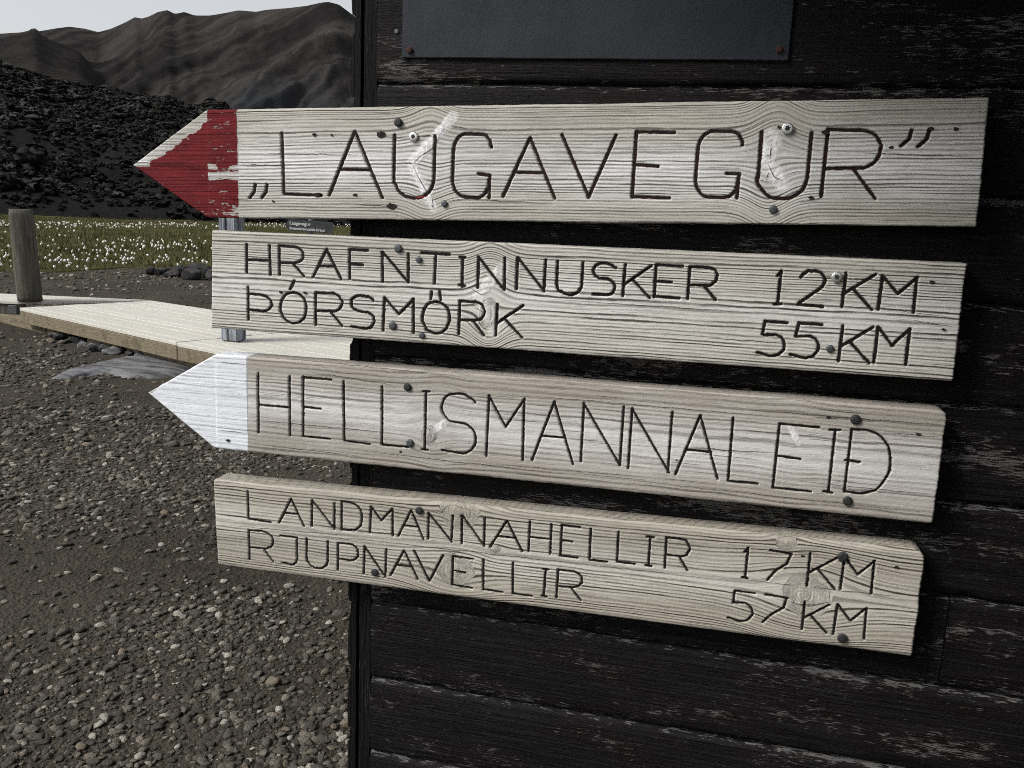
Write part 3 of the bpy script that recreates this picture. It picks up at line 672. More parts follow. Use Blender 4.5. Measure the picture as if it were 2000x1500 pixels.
def side_plank(z0, seed):
    # profile in x (outwards = -x), seen edge-on past the corner
    pr = [(-.033, 0), (-.050, .004), (-.0515, .02), (-.0510, .07), (-.0500, .108), (-.0470, .113), (-.0455, .119), (-.0455, SP), (-.033, SP)]
    q_ = np.random.RandomState(seed); pr = [(x+q_.uniform(-.0008, .0008), z+(q_.uniform(-.0015, .0015) if 0 < i < 8 else 0)) for i, (x, z) in enumerate(pr)]
    # densify the outer outline for a rough sawn edge
    P2 = []
    for (xa, za), (xb, zb) in zip(pr[:-1], pr[1:]):
        m = max(1, int(math.hypot(xb-xa, zb-za)/.004))
        for i in range(m): P2.append((xa+(xb-xa)*i/m+q_.uniform(-.0006, .0006), za+(zb-za)*i/m))
    P2.append(pr[-1]); n_ = len(P2); ys = (.004, .03, 3.0)
    v_ = [(x, y_, z) for y_ in ys for x, z in P2]
    f_ = [list(range(n_))[::-1], [2*n_+i for i in range(n_)]]+[[r_*n_+i, (r_+1)*n_+i, (r_+1)*n_+(i+1) % n_, r_*n_+(i+1) % n_] for r_ in range(2) for i in range(n_)]
    o_ = pyobj('plank', v_, f_, M['corner'], hut); o_.location = (0, 0, z0)
z = ZG+.110-SP*13
k = 0
while z < ZT-.02:
    side_plank(z, 300+k); z += SP; k += 1
box('shade_wall_core', (1.232, -1.58, 0), (1.32, -.002, ZG+3*PS), M['corner'], hut, 0)  # core of the added light-blocking wall, out of view
box('shade_roof', (.16, -1.75, 2.36), (2.2, -.30, 2.42), M['corner'], hut, .004)  # unseen slab added to shade the right ends of the signs
box('back_wall', (-.03, 2.98, 0), (HX, 3.04, ZT), M['corner'], hut, 0)
box('end_wall', (HX, .03, 0), (HX+.05, 3.04, ZT), M['corner'], hut, 0)
box('inner_wall', (.0, .034, 0), (HX, .07, ZT), M['corner'], hut, 0)
rf = pyobj('roof', [(-.35, -.28, ZT-.05), (HX+.3, -.28, ZT-.05), (HX+.3, 1.5, ZT+.95), (-.35, 1.5, ZT+.95), (-.35, 3.3, ZT-.05), (HX+.3, 3.3, ZT-.05), (-.35, -.28, ZT+.02), (HX+.3, -.28, ZT+.02), (HX+.3, 1.5, ZT+1.02), (-.35, 1.5, ZT+1.02), (-.35, 3.3, ZT+.02), (HX+.3, 3.3, ZT+.02)],
    [[0,3,2,1],[3,4,5,2],[6,7,8,9],[9,8,11,10],[0,1,7,6],[4,10,11,5],[0,6,9,3],[3,9,10,4],[1,2,8,7],[2,5,11,8]], M['panel'], hut)

# a nail in the siding beside the metal sheet
def nail_head(name, p, r, mat, parent, org_, dome=.25, rings=3, seg=18, hatch=False):
    bm = bmesh.new(); th = r*.35
    prof = [(r*.96, 0), (r, -th*.5), (r*.9, -th)]+[(r*.9*math.cos(a_), -th-dome*r*.5*math.sin(a_)) for a_ in (.5, .9, 1.25)]
    rows_ = [[bm.verts.new((p[0]-org_[0]+rr*math.cos(2*math.pi*i/seg), p[1]-org_[1]+yy, p[2]-org_[2]+rr*math.sin(2*math.pi*i/seg))) for i in range(seg)] for rr, yy in prof]
    for a_, b_ in zip(rows_[:-1], rows_[1:]):
        for i in range(seg): bm.faces.new((a_[i], a_[(i+1) % seg], b_[(i+1) % seg], b_[i]))
    bm.faces.new(rows_[-1]); bm.faces.new(rows_[0][::-1]); bmesh.ops.recalc_face_normals(bm, faces=bm.faces)
    return bm_obj(name, bm, mat, parent, True)
def torx_screw(p, r, parent, org_):
    o_ = nail_head('screw', p, r, M['steel'], parent, org_, .12)
    pts = [(r*(.52 if i % 2 == 0 else .36)*math.cos(math.pi*i/6+.3), r*(.52 if i % 2 == 0 else .36)*math.sin(math.pi*i/6+.3)) for i in range(12)]
    y_ = p[1]-org_[1]-r*.35-.12*r*.5-.0004
    q_ = pyobj('socket', [(p[0]-org_[0]+a_, y_, p[2]-org_[2]+b_) for a_, b_ in pts]+[(p[0]-org_[0]+a_*.8, y_+.0012, p[2]-org_[2]+b_*.8) for a_, b_ in pts], [list(range(12))]+[[i, (i+1) % 12, (i+1) % 12+12, i+12] for i in range(12)], M['socket'], o_)
    return o_
p = atY(775, 62, -.002); nail_head('nail', p, .0045, M['nail'], hut, np.zeros(3))

# ------------------------------------------------------------------ metal sheet above the signs
c0 = atY(784, 112, -.008); c1 = atY(1540, 118, -.008)
mp = empty('metal_sheet', (c0[0], 0, c0[2])); tag(mp, 'dark grey galvanised metal sheet screwed to the wall above the signs', 'metal sheet')
sl_ = (c1[2]-c0[2])/(c1[0]-c0[0]); Wd = c1[0]-c0[0]; Hh = .42
bm = bmesh.new(); bmesh.ops.create_cube(bm, size=1)
for v_ in bm.verts: x_ = (v_.co.x+.5)*Wd; v_.co = (x_, -.005+v_.co.y*.004, sl_*x_+(v_.co.z+.5)*Hh)
bmesh.ops.bevel(bm, geom=list(bm.edges), offset=.0012, segments=2, affect='EDGES'); bm_obj('sheet', bm, M['panel'], mp)
for px, py in ((800, 98), (1522, 97)):
    p = atY(px, py, -.0085); nail_head('rusty_screw', p, .006, M['rust'], mp, np.array([c0[0], 0, c0[2]]), .5)

# ------------------------------------------------------------------ carved letters: strokes in a unit box
def arc(cx, cy, rx, ry, a0, a1, n=10): return [(cx+rx*math.cos(math.radians(a0+(a1-a0)*i/n)), cy+ry*math.sin(math.radians(a0+(a1-a0)*i/n))) for i in range(n+1)]
F = {
 'L': [[(0,1),(.03,0),(1,0)]], 'H': [[(0,1),(0,0)],[(1,1),(1,0)],[(0,.47),(1,.47)]],
 'A': [[(0,0),(.48,1)],[(.48,1),(1,0)],[(.2,.42),(.78,.42)]], 'V': [[(0,1),(.55,0)],[(.55,0),(1,1)]],
 'U': [[(0,1),(0,.32)]+arc(.5,.32,.5,.32,180,360,14)+[(1,1)]],
 'G': [[(1,.80)]+arc(.72,.80,.28,.20,0,90,6)+arc(.32,.74,.32,.26,90,180,7)+arc(.34,.26,.34,.26,180,270,7)+arc(.68,.26,.30,.26,270,350,7)+[(1,.36),(.70,.37)],[(.985,.25),(.985,0)]],
 'E': [[(0,1),(0,0)],[(0,1),(1,1)],[(0,.5),(.62,.49)],[(0,0),(.97,0)]], 'F': [[(0,1),(0,0)],[(0,1),(1,1)],[(0,.5),(.72,.48)]],
 'R': [[(0,1),(0,0)],[(0,1),(.55,1)]+arc(.62,.72,.38,.28,90,-90,12)+[(0,.42)],[(.55,.43),(1,0)]],
 'P': [[(0,1),(0,0)],[(0,1),(.55,1)]+arc(.6,.70,.40,.30,90,-90,12)+[(0,.40)]],
 'N': [[(0,1),(0,0)],[(0,1),(1,0)],[(1,1),(1,0)]], 'T': [[(0,1),(1,1)],[(.5,1),(.5,0)]],
 'I': [[(.5,1),(.5,0)],[(0,1),(1,1)],[(.1,0),(.9,0)]], 'M': [[(.02,1),(0,0)],[(.02,1),(.5,.52)],[(.5,.52),(.98,1)],[(.98,1),(1,0)]],
 'S': [arc(.56,.76,.44,.24,30,90,5)+arc(.40,.76,.40,.24,90,250,12)+arc(.58,.26,.42,.26,80,-80,12)+[(.05,.02)]],
 'K': [[(0,1),(0,0)],[(1,1),(.02,.40)],[(.30,.55),(1,0)]], 'J': [[(0,1),(1,1)],[(1,1),(1,.22)]+arc(.62,.24,.38,.24,0,-100,8)+[(.1,.04)]],
 'D': [[(0,1),(0,0)],[(0,1),(.38,1)]+arc(.40,.5,.60,.5,90,-90,16)+[(0,0)]],
 'O': [arc(.5,.5,.5,.5,90,450,28)],
 '1': [[(.55,1),(.45,0)],[(.55,1),(.1,.86)],[(.05,0),(.95,0)]], '2': [arc(.5,.74,.48,.26,165,0,10)+[(.90,.56),(.05,.06)],[(.03,.02),(1,0)]],
 '5': [[(1,1),(.18,1)],[(.18,1),(.14,.62)],[(.14,.62)]+arc(.5,.34,.48,.32,75,-95,12)+[(.0,.10)]],
 '7': [[(0,1),(1,.98)],[(1,.98),(.86,.62),(.35,.32),(0,-.02)]],
 'THORN': [[(0,1.0),(0,0)],[(0,.80),(.5,.78)]+arc(.55,.53,.45,.25,80,-80,9)+[(0,.30)]],
 'ETH': [[(0,1),(0,0)],[(0,1),(.35,1)]+arc(.36,.5,.64,.5,90,-90,16)+[(0,0)],[(-.06,.50),(.28,.49)]],
 ',,': [[(1,1),(.85,.45),(0,0)]],
}
B1L = [(',,',487,498,360,386),(',,',510,521,360,386),('L',551,628,261,380),('A',643,747,258,384),('U',770,848,265,388),('G',885,958,262,385),('A',984,1086,270,386),('V',1095,1200,263,386),('E',1239,1313,258,386),('G',1362,1447,256,386),('U',1482,1580,258,389),('R',1611,1718,254,386),(',,',1763,1779,254,286),(',,',1796,1814,254,286)]
B2L = [('H',482,527,479,535),('R',545,592,482,538),('A',611,666,488,543),('F',683,718,489,545),('N',747,797,494,551),('T',823,877,496,555),('I',897,908,503,559),('N',934,985,503,564),('N',1010,1064,506,567),('U',1088,1137,512,576),('S',1158,1202,515,577),('K',1220,1271,518,581),('E',1280,1331,519,582),('R',1346,1400,522,585),('1',1515,1531,530,594),('2',1561,1611,529,598),('K',1648,1707,535,603),('M',1720,1789,541,609),
 ('THORN',484,530,563,626),('O',547,598,571,632),('R',616,668,573,636),('S',685,731,578,642),('M',749,808,583,648),('O',825,878,589,652),('R',897,946,590,654),('K',970,1021,596,658),('5',1482,1535,629,697),('5',1547,1602,632,701),('K',1642,1702,638,708),('M',1711,1775,641,711)]
B2X = [[(573,549),(566,565)],[(843,570),(842,585)],[(858,570),(860,586)]]
B3L = [('H',504,566,732,848),('E',592,646,739,855),('L',671,724,747,865),('L',746,798,756,871),('I',825,838,765,879),('S',862,930,770,886),('M',952,1023,777,896),('A',1041,1123,785,904),('N',1137,1215,792,906),('N',1231,1310,802,920),('A',1323,1408,811,932),('L',1427,1487,818,943),('E',1516,1594,831,958),('I',1614,1635,840,963),('ETH',1656,1740,842,966)]
B4L = [('L',484,528,962,1017),('A',545,593,975,1025),('N',609,652,980,1031),('D',667,707,983,1037),('M',723,767,993,1044),('A',778,828,998,1051),('N',836,883,1005,1056),('N',902,946,1010,1065),('A',958,1022,1018,1073),('H',1034,1076,1021,1080),('E',1096,1131,1028,1088),('L',1152,1188,1035,1096),('L',1205,1241,1042,1100),('I',1262,1275,1049,1105),('R',1300,1346,1053,1113),('1',1452,1464,1071,1130),('7',1502,1543,1078,1135),('K',1580,1634,1085,1148),('M',1645,1706,1092,1156),
 ('R',487,533,1039,1096),('J',548,580,1049,1103),('U',599,640,1055,1111),('P',660,699,1063,1116),('N',711,753,1070,1124),('A',763,816,1076,1128),('V',808,865,1081,1135),('E',884,923,1090,1146),('L',943,983,1096,1154),('L',1001,1041,1103,1162),('I',1058,1070,1112,1165),('R',1088,1136,1116,1171),('5',1424,1472,1157,1216),('7',1493,1535,1165,1219),('K',1569,1617,1178,1234),('M',1631,1691,1185,1244)]

YF = -.050; TH = .047
def board(name, label, TL, TR, BR, BL, apex, letters, wid, mats, ink, seed, dens, band, knots, scars, rad, rnd=(0, 0), paint_px=None, extra=(), tone=(.5, .8), wand=.004):
    P = [atY(*c, YF) for c in (TL, TR, BR, BL)]
    tl, tr, br, bl = [np.array([p[0], p[2]]) for p in P]
    ap = None
    if apex: q_ = atY(*apex, YF); ap = np.array([q_[0], q_[2]])
    org_ = np.array([(bl[0]+br[0])/2, YF+TH, min(bl[1], br[1])])
    root = empty(name, org_); tag(root, label, 'sign', 'wooden trail signs on the hut')
    H = (tl[1]-bl[1]); nv = int(H/.00125); uL = ap[0] if apex else min(tl[0], bl[0]); nu = int((tr[0]-uL)/.00145)
    t = np.linspace(0, 1, nv)
    def topv(u): return tl[1]+(tr[1]-tl[1])*(u-tl[0])/(tr[0]-tl[0])
    def botv(u): return bl[1]+(br[1]-bl[1])*(u-bl[0])/(br[0]-bl[0])
    left = bl[0]+(tl[0]-bl[0])*t; right = br[0]+(tr[0]-br[0])*t
    if apex:
        ta = (ap[1]-botv(ap[0]))/(topv(ap[0])-botv(ap[0]))
        left = np.where(t < ta, bl[0]+(ap[0]-bl[0])*t/ta, tl[0]+(ap[0]-tl[0])*(1-t)/(1-ta))
    # rough sawn ends, rounded corners
    right = right+.0011*fbm(t*40, t*0, seed, 4)+.0012*fbm(t*5, t*0, seed+1, 2)
    left = left+.0007*fbm(t*50, t*0, seed+2, 4)*(np.abs(t-(ta if apex else 2)) > .02)
    dT = (1-t)*H
    for r_, end in ((rnd[0], 'l'), (rnd[1], 'r')):
        if r_:
            cut = np.where(dT < r_, r_-np.sqrt(np.maximum(r_*r_-(r_-dT)**2, 0)), 0)
            if end == 'r': right = right-cut
            else: left = left+cut
    s = np.linspace(0, 1, nu); U = left[:, None]+(right-left)[:, None]*s[None, :]
    jt = .0006*fbm(U*14, 0*U+3, seed+5, 4)+.0004*fbm(U*90, 0*U+3, seed+6, 2)
    V = botv(U)+(topv(U)-botv(U))*t[:, None]+jt*np.abs(t[:, None]-.5)*2
    dep = np.zeros_like(U)
    # distance to the outline for the worn round edge
    d = np.minimum(t[:, None]*H, (1-t)[:, None]*H)
    dr = (right[:, None]-U); dl = (U-left[:, None])
    if apex:
        cs_ = H*.5/math.hypot(H*.5, tl[0]-ap[0]); dl = dl*cs_
    rr = rad; k = np.clip(1-d/rr, 0, 1); dep += rr*.8*(1-np.sqrt(np.maximum(1-k*k, 0)))
    r2 = min(rad, .0035); k = np.clip(1-np.minimum(dr, dl)/r2, 0, 1); dep += r2*.8*(1-np.sqrt(np.maximum(1-k*k, 0)))
    # ---- grain
    v0 = (V-botv(U))/H                       # 0..1 over the width
    ve = v0*H+wand*fbm(U*1.7, 0*U+1.5, seed+7, 3)+.0025*fbm(U*5, v0*3, seed+8, 3)
    ue = U.copy(); knot = np.zeros_like(U); scar = np.zeros_like(U); rad_ph = np.zeros_like(U)
    for (kx, ky, ru, rv_, st) in knots:
        q_ = atY(kx, ky, YF); du = U-q_[0]; kv = q_[2]; vv = V-kv
        dv = (v0*H-(kv-botv(np.array([q_[0]])))[0]) if False else vv
        w_ = st*np.exp(-(du/(2.6*ru))**2-(dv/(2.4*rv_))**2); ve = ve-dv*w_
        e = np.sqrt((du/ru)**2+(dv/rv_)**2)+.30*fbm(U*38, V*38, seed+30, 3); m = sstep(1.35, .6, e); knot = np.maximum(knot, m); rad_ph = np.where(m > 0, e*5.5, rad_ph)
    for (x0, y0, x1, y1, hw_, st) in scars:
        a_ = atY(x0, y0, YF); b_ = atY(x1, y1, YF); ax_, az_ = a_[0], a_[2]; bx_, bz_ = b_[0]-ax_, b_[2]-az_; L2 = bx_*bx_+bz_*bz_
        tt = np.clip(((U-ax_)*bx_+(V-az_)*bz_)/L2, 0, 1); du = U-(ax_+tt*bx_); dv = V-(az_+tt*bz_); dd = np.hypot(du, dv)
        scar = np.maximum(scar, sstep(1.3, .5, dd/hw_*(1+.35*fbm(U*70, V*70, seed+40, 3)))*(.55+.45*np.sin(tt*math.pi)))
        cx_, cz_ = ax_+bx_*.5, az_+bz_*.5
        ve = ve+st*.012*np.exp(-((U-cx_)/.035)**2)*np.tanh((V-cz_)/.03)*-1
    gl = np.linspace(-.06, H+.06, 600)
    loc = dens*(1-.45*np.exp(-((gl/H-band[0])/band[1])**2))*(1+.62*fbm(gl*60, gl*0+2, seed+50, 3))
    cum = np.concatenate([[0], np.cumsum((loc[1:]+loc[:-1])/2*np.diff(gl))]); ph = np.interp(ve, gl, cum)
    ph = ph*(1-knot)+(rad_ph+40)*knot
    tn = np.clip(tone[0]+tone[1]*np.exp(-((v0-band[0])/.30)**2)-.5+.30*fbm(U*3.1, v0*3, seed+60, 3), 0, 1)
    # ---- carving
    groove = np.zeros_like(U); rim = np.zeros_like(U)
    parts = []
    def to_uv(letter):
        ch, xl, xr, yt, yb = letter; ym = (yt+yb)/2; xc = (xl+xr)/2
        ul = atY(xl, ym, YF)[0]; ur = atY(xr, ym, YF)[0]; vt = atY(xc, yt, YF)[2]; vb = atY(xc, yb, YF)[2]
        return [[(ul+(ur-ul)*x, vb+(vt-vb)*y) for x, y in st] for st in F[ch]]
    items = [(l[0], to_uv(l)) for l in letters]+[('mark', [[(atY(*p, YF)[0], atY(*p, YF)[2]) for p in pl_]]) for pl_ in extra]
    rg = np.random.RandomState(seed)
    for ch, strokes in items:
        strokes = [[(x+rg.normal(0, .0005), y+rg.normal(0, .0005)) for x, y in st] for st in strokes]
        pts = np.array([p for st in strokes for p in st]); lo = pts.min(0)-.008; hi = pts.max(0)+.008
        ii = np.where((U.max(0) > lo[0]) & (U.min(0) < hi[0]))[0]
        vm = V[:, nu//2]; off_ = topv(pts[0][0])-topv(U[nv//2, nu//2]); jj = np.where((vm+off_ > lo[1]-.01) & (vm+off_ < hi[1]+.01))[0]
        if len(ii) and len(jj):
            sl2 = (slice(jj[0], jj[-1]+1), slice(ii[0], ii[-1]+1)); uu = U[sl2]; vv = V[sl2]; dm = np.full(uu.shape, 9.0)
            for st in strokes:
                for (xa, ya), (xb, yb) in zip(st[:-1], st[1:]):
                    bx_, bz_ = xb-xa, yb-ya; L2 = max(bx_*bx_+bz_*bz_, 1e-12); tt = np.clip(((uu-xa)*bx_+(vv-ya)*bz_)/L2, 0, 1)
                    dm = np.minimum(dm, np.hypot(uu-xa-tt*bx_, vv-ya-tt*bz_))
            hw_ = wid*.5
            dm = dm+.0007*fbm(uu*150, vv*260, seed+70, 2)
            g_ = sstep(hw_+.0010, hw_*.45, dm); dep[sl2] = np.maximum(dep[sl2], dep[sl2]*(1-g_)+g_*(.0042)); groove[sl2] = np.maximum(groove[sl2], sstep(hw_+.0003, hw_*.6, dm)); rim[sl2] = np.maximum(rim[sl2], sstep(hw_+.0022, hw_+.0006, dm))
        parts.append((ch, strokes))
    # surface relief of the weathered rings
    frac = ph-np.floor(ph); dep += (.00028*frac+.0005*fbm(U*6, ve*120, seed+80, 3)+.0011*fbm(U*2.2, v0*2, seed+81, 2))*(1-groove)
    dep += -.0012*knot*(1-groove)+.0012*scar*fbm(U*130, V*90, seed+83, 3)
    if apex:                                   # the point is planed a little thinner
        dep += .0035*sstep(tl[0]+.001, tl[0]-.001, U)*sstep(tl[0], ap[0], U)+.0009*sstep(tl[0]+.0012, tl[0]-.0012, U)
    pa = np.zeros_like(U)
    if paint_px is not None:
        pu = atY(paint_px[0], (TL[1]+BL[1])/2, YF)[0]; inside = sstep(pu+.0012, pu-.0012, U+.0006*fbm(V*300, 0*V, seed+90, 2))
        pa = inside*paint_px[1](U, V, v0, tl, ap, pu)
    verts = np.stack([U-org_[0], YF+dep-org_[1], V-org_[2]], -1).reshape(-1, 3)
    at_ = {'ph': ph, 'gu': U-uL, 'gv': ve, 'knot': knot, 'scar': scar, 'tone': tn, 'paint': pa, 'groove': groove, 'rim': rim}
    idx = np.arange(nu*nv).reshape(nv, nu)
    per = np.concatenate([idx[0, :], idx[1:, -1], idx[-1, :-1][::-1], idx[1:-1, 0][::-1]])
    n0_ = nu*nv; pv = verts[per]; bk = pv.copy(); bk[:, 1] = 0.0; m = len(per); mid = pv.copy()
    allv = np.concatenate([verts, pv, bk]); i_ = np.arange(m); j_ = (i_+1) % m
    skirt = np.stack([n0_+i_, n0_+m+i_, n0_+m+j_, n0_+j_], 1)
    ext = {}
    for k_, a_ in at_.items():
        e = a_.ravel()[per]; e2 = e.copy()
        if k_ == 'gv': e2 = e+.045
        if k_ == 'ph': e2 = e+6.3
        if k_ == 'groove': e = e*0; e2 = e
        ext[k_] = np.concatenate([a_.ravel(), e, e2])
    me = npmesh('plank', allv, np.concatenate([gridq(nu, nv), skirt]), None, True, ext)
    bd = link('plank', me, mats, root)
    pyobj('back', [tuple(p) for p in bk[::max(1, m//120)]], [list(range(len(bk[::max(1, m//120)])))], mats, bd)
    for ch, strokes in parts:
        ribbon('letter' if ch != 'mark' else 'accent_mark', strokes, wid, ink, root, org_, rg, YF+.0021)
    return root, org_, rg

def ribbon(name, strokes, wid, mat, parent, org_, rg, y, jag=.62, taper=False):
    vs_ = []; fs_ = []
    for si, st in enumerate(strokes):
        st = np.array(st); seg = np.hypot(*np.diff(st, axis=0).T); Lc = np.concatenate([[0], np.cumsum(seg)]); n_ = max(3, int(Lc[-1]/.0013)); sx = np.linspace(0, Lc[-1], n_)
        px = np.interp(sx, Lc, st[:, 0]); pz = np.interp(sx, Lc, st[:, 1]); tx = np.gradient(px); tz = np.gradient(pz); nn = np.hypot(tx, tz)+1e-12; nx_, nz_ = -tz/nn, tx/nn
        ph_ = rg.uniform(0, 6); wk = rg.uniform(.82, 1.12); lw = 1+.22*vn(sx/.012+ph_*9, sx*0+3.3, 91)
        px = px+nx_*.0006*vn(sx/.02+ph_*5, sx*0+1.1, 92); pz = pz+nz_*.0006*vn(sx/.02+ph_*5, sx*0+1.1, 92)
        # teeth left by the hard rings (follow the height on the board)
        tooth = .5+.5*np.sin(pz*2*math.pi/.0048+ph_)
        w1 = wid*.5*(.86+jag*(tooth-.5)*np.abs(nx_)+rg.normal(0, .13, n_)); w2 = wid*.5*(.86+jag*(tooth-.5)*np.abs(nx_)+rg.normal(0, .13, n_))
        if not taper: w1 = w1*wk*lw; w2 = w2*wk*(2-lw)
        if taper: k_ = np.sin(np.linspace(.05, math.pi-.05, n_))**.6; w1 = w1*k_; w2 = w2*k_
        else:
            for w_ in (w1, w2): w_[0] *= .75; w_[-1] *= .7; w_[1:3] *= 1.12
            px[0] -= tx[0]/nn[0]*wid*.3; pz[0] -= tz[0]/nn[0]*wid*.3; px[-1] += tx[-1]/nn[-1]*wid*.3; pz[-1] += tz[-1]/nn[-1]*wid*.3
        b_ = len(vs_); yy = y-org_[1]+.00012*si
        for i in range(n_):
            vs_.append((px[i]+nx_[i]*w1[i]-org_[0], yy, pz[i]+nz_[i]*w1[i]-org_[2])); vs_.append((px[i]-nx_[i]*w2[i]-org_[0], yy, pz[i]-nz_[i]*w2[i]-org_[2]))
        fs_ += [[b_+2*i, b_+2*i+1, b_+2*i+3, b_+2*i+2] for i in range(n_-1)]
    return pyobj(name, vs_, fs_, mat, parent)
def cracks(lst, parent, org_, rg, wid=.0011, y=YF-.0009, mat=None):
    for pl_ in lst:
        w_ = wid
        if isinstance(pl_[0], float): w_ = pl_[0]; pl_ = pl_[1:]
        P = [atY(*p, YF) for p in pl_]; U_ = [(p[0], p[2]) for p in P]
        # wander a little
        L_ = []
        for (xa, za), (xb, zb) in zip(U_[:-1], U_[1:]):
            m = max(2, int(math.hypot(xb-xa, zb-za)/.008))
            L_ += [(xa+(xb-xa)*i/m+rg.normal(0, .0004), za+(zb-za)*i/m+rg.normal(0, .00035)) for i in range(m)]
        L_.append(U_[-1]); ribbon('crack', [L_], w_, mat or M['crack'], parent, org_, rg, y, .3, True)
def holes(lst, parent, org_, rg):
    for (px, py, r) in lst:
        p = atY(px, py, YF); n_ = 12; ks = [1+rg.uniform(-.3, .3) for _ in range(n_)]; r = r*.00085
        pyobj('hole', [(p[0]-org_[0]+r*1.25*k_*math.cos(2*math.pi*i/n_), YF-.0010-org_[1], p[2]-org_[2]+r*.8*k_*math.sin(2*math.pi*i/n_)) for i, k_ in enumerate(ks)], [list(range(n_))], M['crack'], parent)
def nails(lst, parent, org_):
    for (px, py, r, kind) in lst:
        p = atY(px, py, YF-.001)
        if kind == 's': torx_screw(p, r*.00088, parent, org_)
        else: nail_head('nail', p, r*.00088, M['nail'] if kind == 'n' else M['dark_nail'], parent, org_, .3)

W_B1 = sign_wood('sign_wood_silver', (.47,.45,.40), (.82,.825,.84), (.085,.078,.068), ((.105,.0065,.010),(.150,.010,.014)), (.50,.48,.45), 1.0, 1.3)
W_B2 = sign_wood('sign_wood_pale', (.53,.515,.465), (.72,.715,.695), (.070,.063,.054), None, line=1.25, seed=7.7)
W_B3 = sign_wood('sign_wood_warm', (.375,.345,.305), (.78,.78,.785), (.12,.105,.09), ((.66,.69,.74),(.72,.75,.79)), (.42,.42,.42), .8, 15.1)
W_B4 = sign_wood('sign_wood_straw', (.41,.38,.325), (.68,.67,.625), (.070,.057,.042), None, line=1.35, seed=23.9)

def red_paint(U, V, v0, tl, ap, pu):
    n = fbm(U*25, v0*30, 501, 4); tipz = U < tl[0]
    a = np.where(tipz, .71+.20*n, .640+.25*n)
    # worn to bare wood along the upper edge of the point
    ut = (U-ap[0])/(tl[0]-ap[0]); edge = (ap[1]+(tl[1]-ap[1])*ut)-V
    a = np.where(tipz, a-.75*sstep(.030, .012, edge+.012*fbm(U*60, V*60, 502, 3))*(V > ap[1]-.002), a)
    # two bare stripes across the square part
    for c, w_ in ((.475, .018), (.40, .022)):
        a = np.where(~tipz, a-.65*np.exp(-((v0-c+.01*fbm(U*20, V*0, 503))/w_)**2)*sstep(-.6, .1, fbm(U*18, v0*8, 504)), a)
    a = a-.22*sstep(.10, .05, v0)*(V*0+1)*(fbm(U*40, v0*60, 505) > .0)
    return np.clip(a, .05, 1)
def white_paint(U, V, v0, tl, ap, pu):
    n = fbm(U*25, v0*40, 511, 4); tipz = U < tl[0]
    a = np.where(tipz, .98, .80+.10*n); ut = (U-ap[0])/(tl[0]-ap[0]); edge = (ap[1]+(tl[1]-ap[1])*ut)-V
    a = np.where(tipz & (V > ap[1]), a-.45*sstep(.014, .002, edge)*sstep(.55, .15, ut), a)
    return np.clip(a-.45*sstep(.03, .0, U-ap[0])*np.abs(fbm(U*200, V*200, 512)), .05, 1)

r1, o1, g1 = board('trail_sign', 'top wooden arrow sign reading LAUGAVEGUR with a worn red painted point', (403,214),(1933,190),(1908,443),(403,425), (255,322), B1L, .0056, W_B1, M['ink_red'], 1, 235, (.47,.24), [], [(885,228,805,320,.009,1.0),(805,322,848,408,.008,.6),(1508,268,1502,320,.013,1.1),(1500,318,1530,362,.012,.9)], .0035, (0,0), (465, red_paint), (), (.34,.95), .003)
nails([(778,239,8.5,'d'),(808,267,9.5,'s'),(868,398,6.5,'n'),(1538,251,10.5,'s'),(1510,409,7.5,'n')], r1, o1)
holes([(614,263,4),(648,264,2.5),(744,262,7),(765,402,8),(694,381,4),(620,380,6),(1611,258,5),(1584,386,4),(1818,252,4),(1866,252,4),(534,393,3),(1740,288,3),(1522,249,3)], r1, o1, g1)
cracks([[(745,268),(800,268)],[(820,268),(850,262)],[(868,250),(845,290),(822,305),(806,320)],[(806,322),(815,345),(838,380)],[(.0022,)*0+(840,385),(848,410)] if False else [(838,385),(848,410)],[(880,245),(915,252)],[(790,318),(806,320)],[(1506,282),(1503,312)],[(1495,305),(1510,300)],[(1500,322),(1512,345),(1528,352)],[(1503,335),(1497,352)],[(1560,395),(1610,386)],[(860,392),(905,388),(1080,398)],[(700,399),(760,402)],[(465,321),(560,323)],[(403,324),(300,321)],[(1100,436),(1700,438)],[(520,300),(700,302)],[(1700,300),(1890,305)]], r1, o1, g1, .0012)
p = [atY(*c, YF) for c in ((833,383),(843,385),(846,402),(841,398))]
pyobj('pale_chip', [(q_[0]-o1[0], YF-.0011-o1[1], q_[2]-o1[2]) for q_ in p], [[0,1,2,3]], M['white'], r1)
ribbon('red_paint_trace', [[(atY(812,385,YF)[0], atY(812,385,YF)[2]), (atY(833,384,YF)[0], atY(833,384,YF)[2])]], .0042, M['ink_bright'], r1, o1, g1, YF+.0008)

r2, o2, g2 = board('trail_sign', 'second wooden sign from the top listing HRAFNTINNUSKER 12 KM and ÞÓRSMÖRK 55 KM', (413,450),(1888,515),(1862,745),(412,641), None, B2L, .0051, W_B2, M['ink'], 2, 200, (.50,.16), [(955,610,.013,.020,.75)], [(985,520,935,575,.010,.8),(935,578,965,650,.011,.7)], .004, (0,0), None, B2X, (.45,.75), .002)
nails([(778,485,8.5,'n'),(818,507,6.5,'n'),(767,636,8.5,'n'),(824,655,6.5,'n'),(1634,541,10,'s'),(1621,681,7,'n')], r2, o2)
holes([(549,571,3.5),(596,572,3.5),(1820,551,4),(1842,643,3)], r2, o2, g2)
cracks([[(700,484),(770,486)],[(788,487),(850,489)],[(1610,540),(1624,541)],[(1645,543),(1690,545)],[(1700,598),(1870,622)],[(915,560),(940,575),(960,568)],[(940,582),(955,600),(962,640)],[(928,600),(948,615)],[(430,560),(700,580)],[(1080,585),(1500,612)],[(1380,660),(1560,672)],[(1780,625),(1868,640)]], r2, o2, g2, .0010)

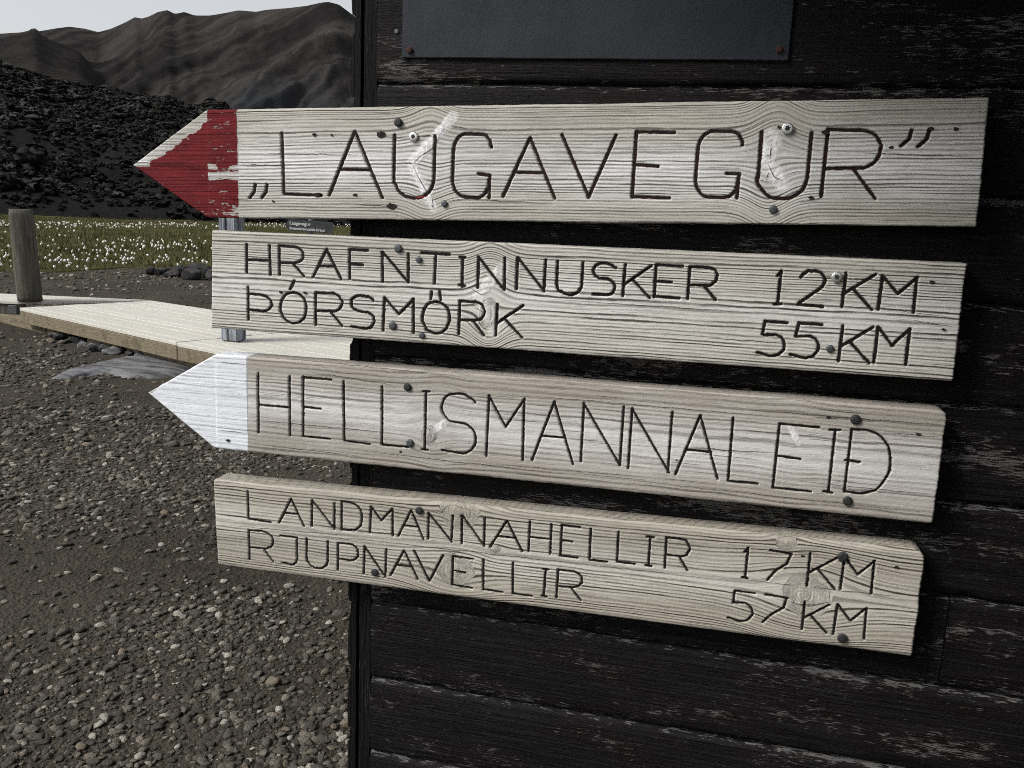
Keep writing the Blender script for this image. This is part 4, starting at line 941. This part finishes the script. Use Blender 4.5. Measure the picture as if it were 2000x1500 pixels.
r3, o3, g3 = board('trail_sign', 'third wooden arrow sign reading HELLISMANNALEIÐ with a white painted point', (420,692),(1850,803),(1822,1024),(420,877), (285,768), B3L, .0039, W_B3, M['ink'], 3, 120, (.48,.16), [(838,848,.012,.014,.7)], [(1545,836,1560,866,.005,.3),(870,825,850,840,.007,.4)], .006, (.0,.010), (483, white_paint), (), (.25,.95), .002)
nails([(796,756,8.5,'d'),(801,865,8.5,'n'),(1671,819,9.5,'d'),(1655,978,9,'d')], r3, o3)
holes([(1793,848,4),(1618,815,3),(783,882,3),(446,860,4),(1321,898,2)], r3, o3, g3)
cracks([[(.0016),(1345,873),(1440,880),(1522,884)] if False else [(1345,873),(1440,880),(1522,884)],[(560,700),(900,735)],[(500,820),(760,845)],[(1000,770),(1500,812)],[(1250,940),(1800,1000)],[(1585,814),(1640,818)],[(1720,845),(1835,852)],[(700,880),(1100,925)],[(430,707),(483,712)],[(425,840),(483,846)],[(600,725),(770,752)],[(1460,800),(1840,830)],[(520,870),(700,890)],[(1100,855),(1180,862)],[(950,905),(1240,930)],[(1560,940),(1820,965)]], r3, o3, g3, .0010)

r4, o4, g4 = board('trail_sign', 'bottom wooden sign listing LANDMANNAHELLIR 17 KM and RJUPNAVELLIR 57 KM', (416,936),(1808,1076),(1782,1285),(425,1105), None, B4L, .0040, W_B4, M['ink'], 4, 175, (.52,.15), [(888,1112,.030,.024,.93),(1573,1163,.034,.028,.93),(1535,1060,.013,.010,.8),(895,1000,.030,.026,.7),(967,1072,.009,.007,.7)], [], .009, (.006,.016), None, (), (.35,.65), .003)
nails([(819,997,8.5,'d'),(732,1118,8.5,'d'),(1646,1087,10,'d'),(1645,1246,9.5,'d')], r4, o4)
holes([(1751,1108,4),(1568,1086,3)], r4, o4, g4)
cracks([[(560,1040),(720,1055),(1200,1108),(1480,1140)],[(835,1003),(870,1012),(880,1020)],[(838,998),(860,1003),(872,990),(885,985)],[(885,985),(915,995),(935,1010)],[(885,1105),(893,1115),(886,1128)],[(893,1115),(905,1105)],[(1563,1163),(1570,1172),(1562,1182)],[(1570,1150),(1575,1165)],[(1545,1150),(1552,1165),(1548,1180)],[(1460,1133),(1760,1165)],[(1000,1110),(1200,1130)],[(440,1025),(700,1048)]], r4, o4, g4, .0010)
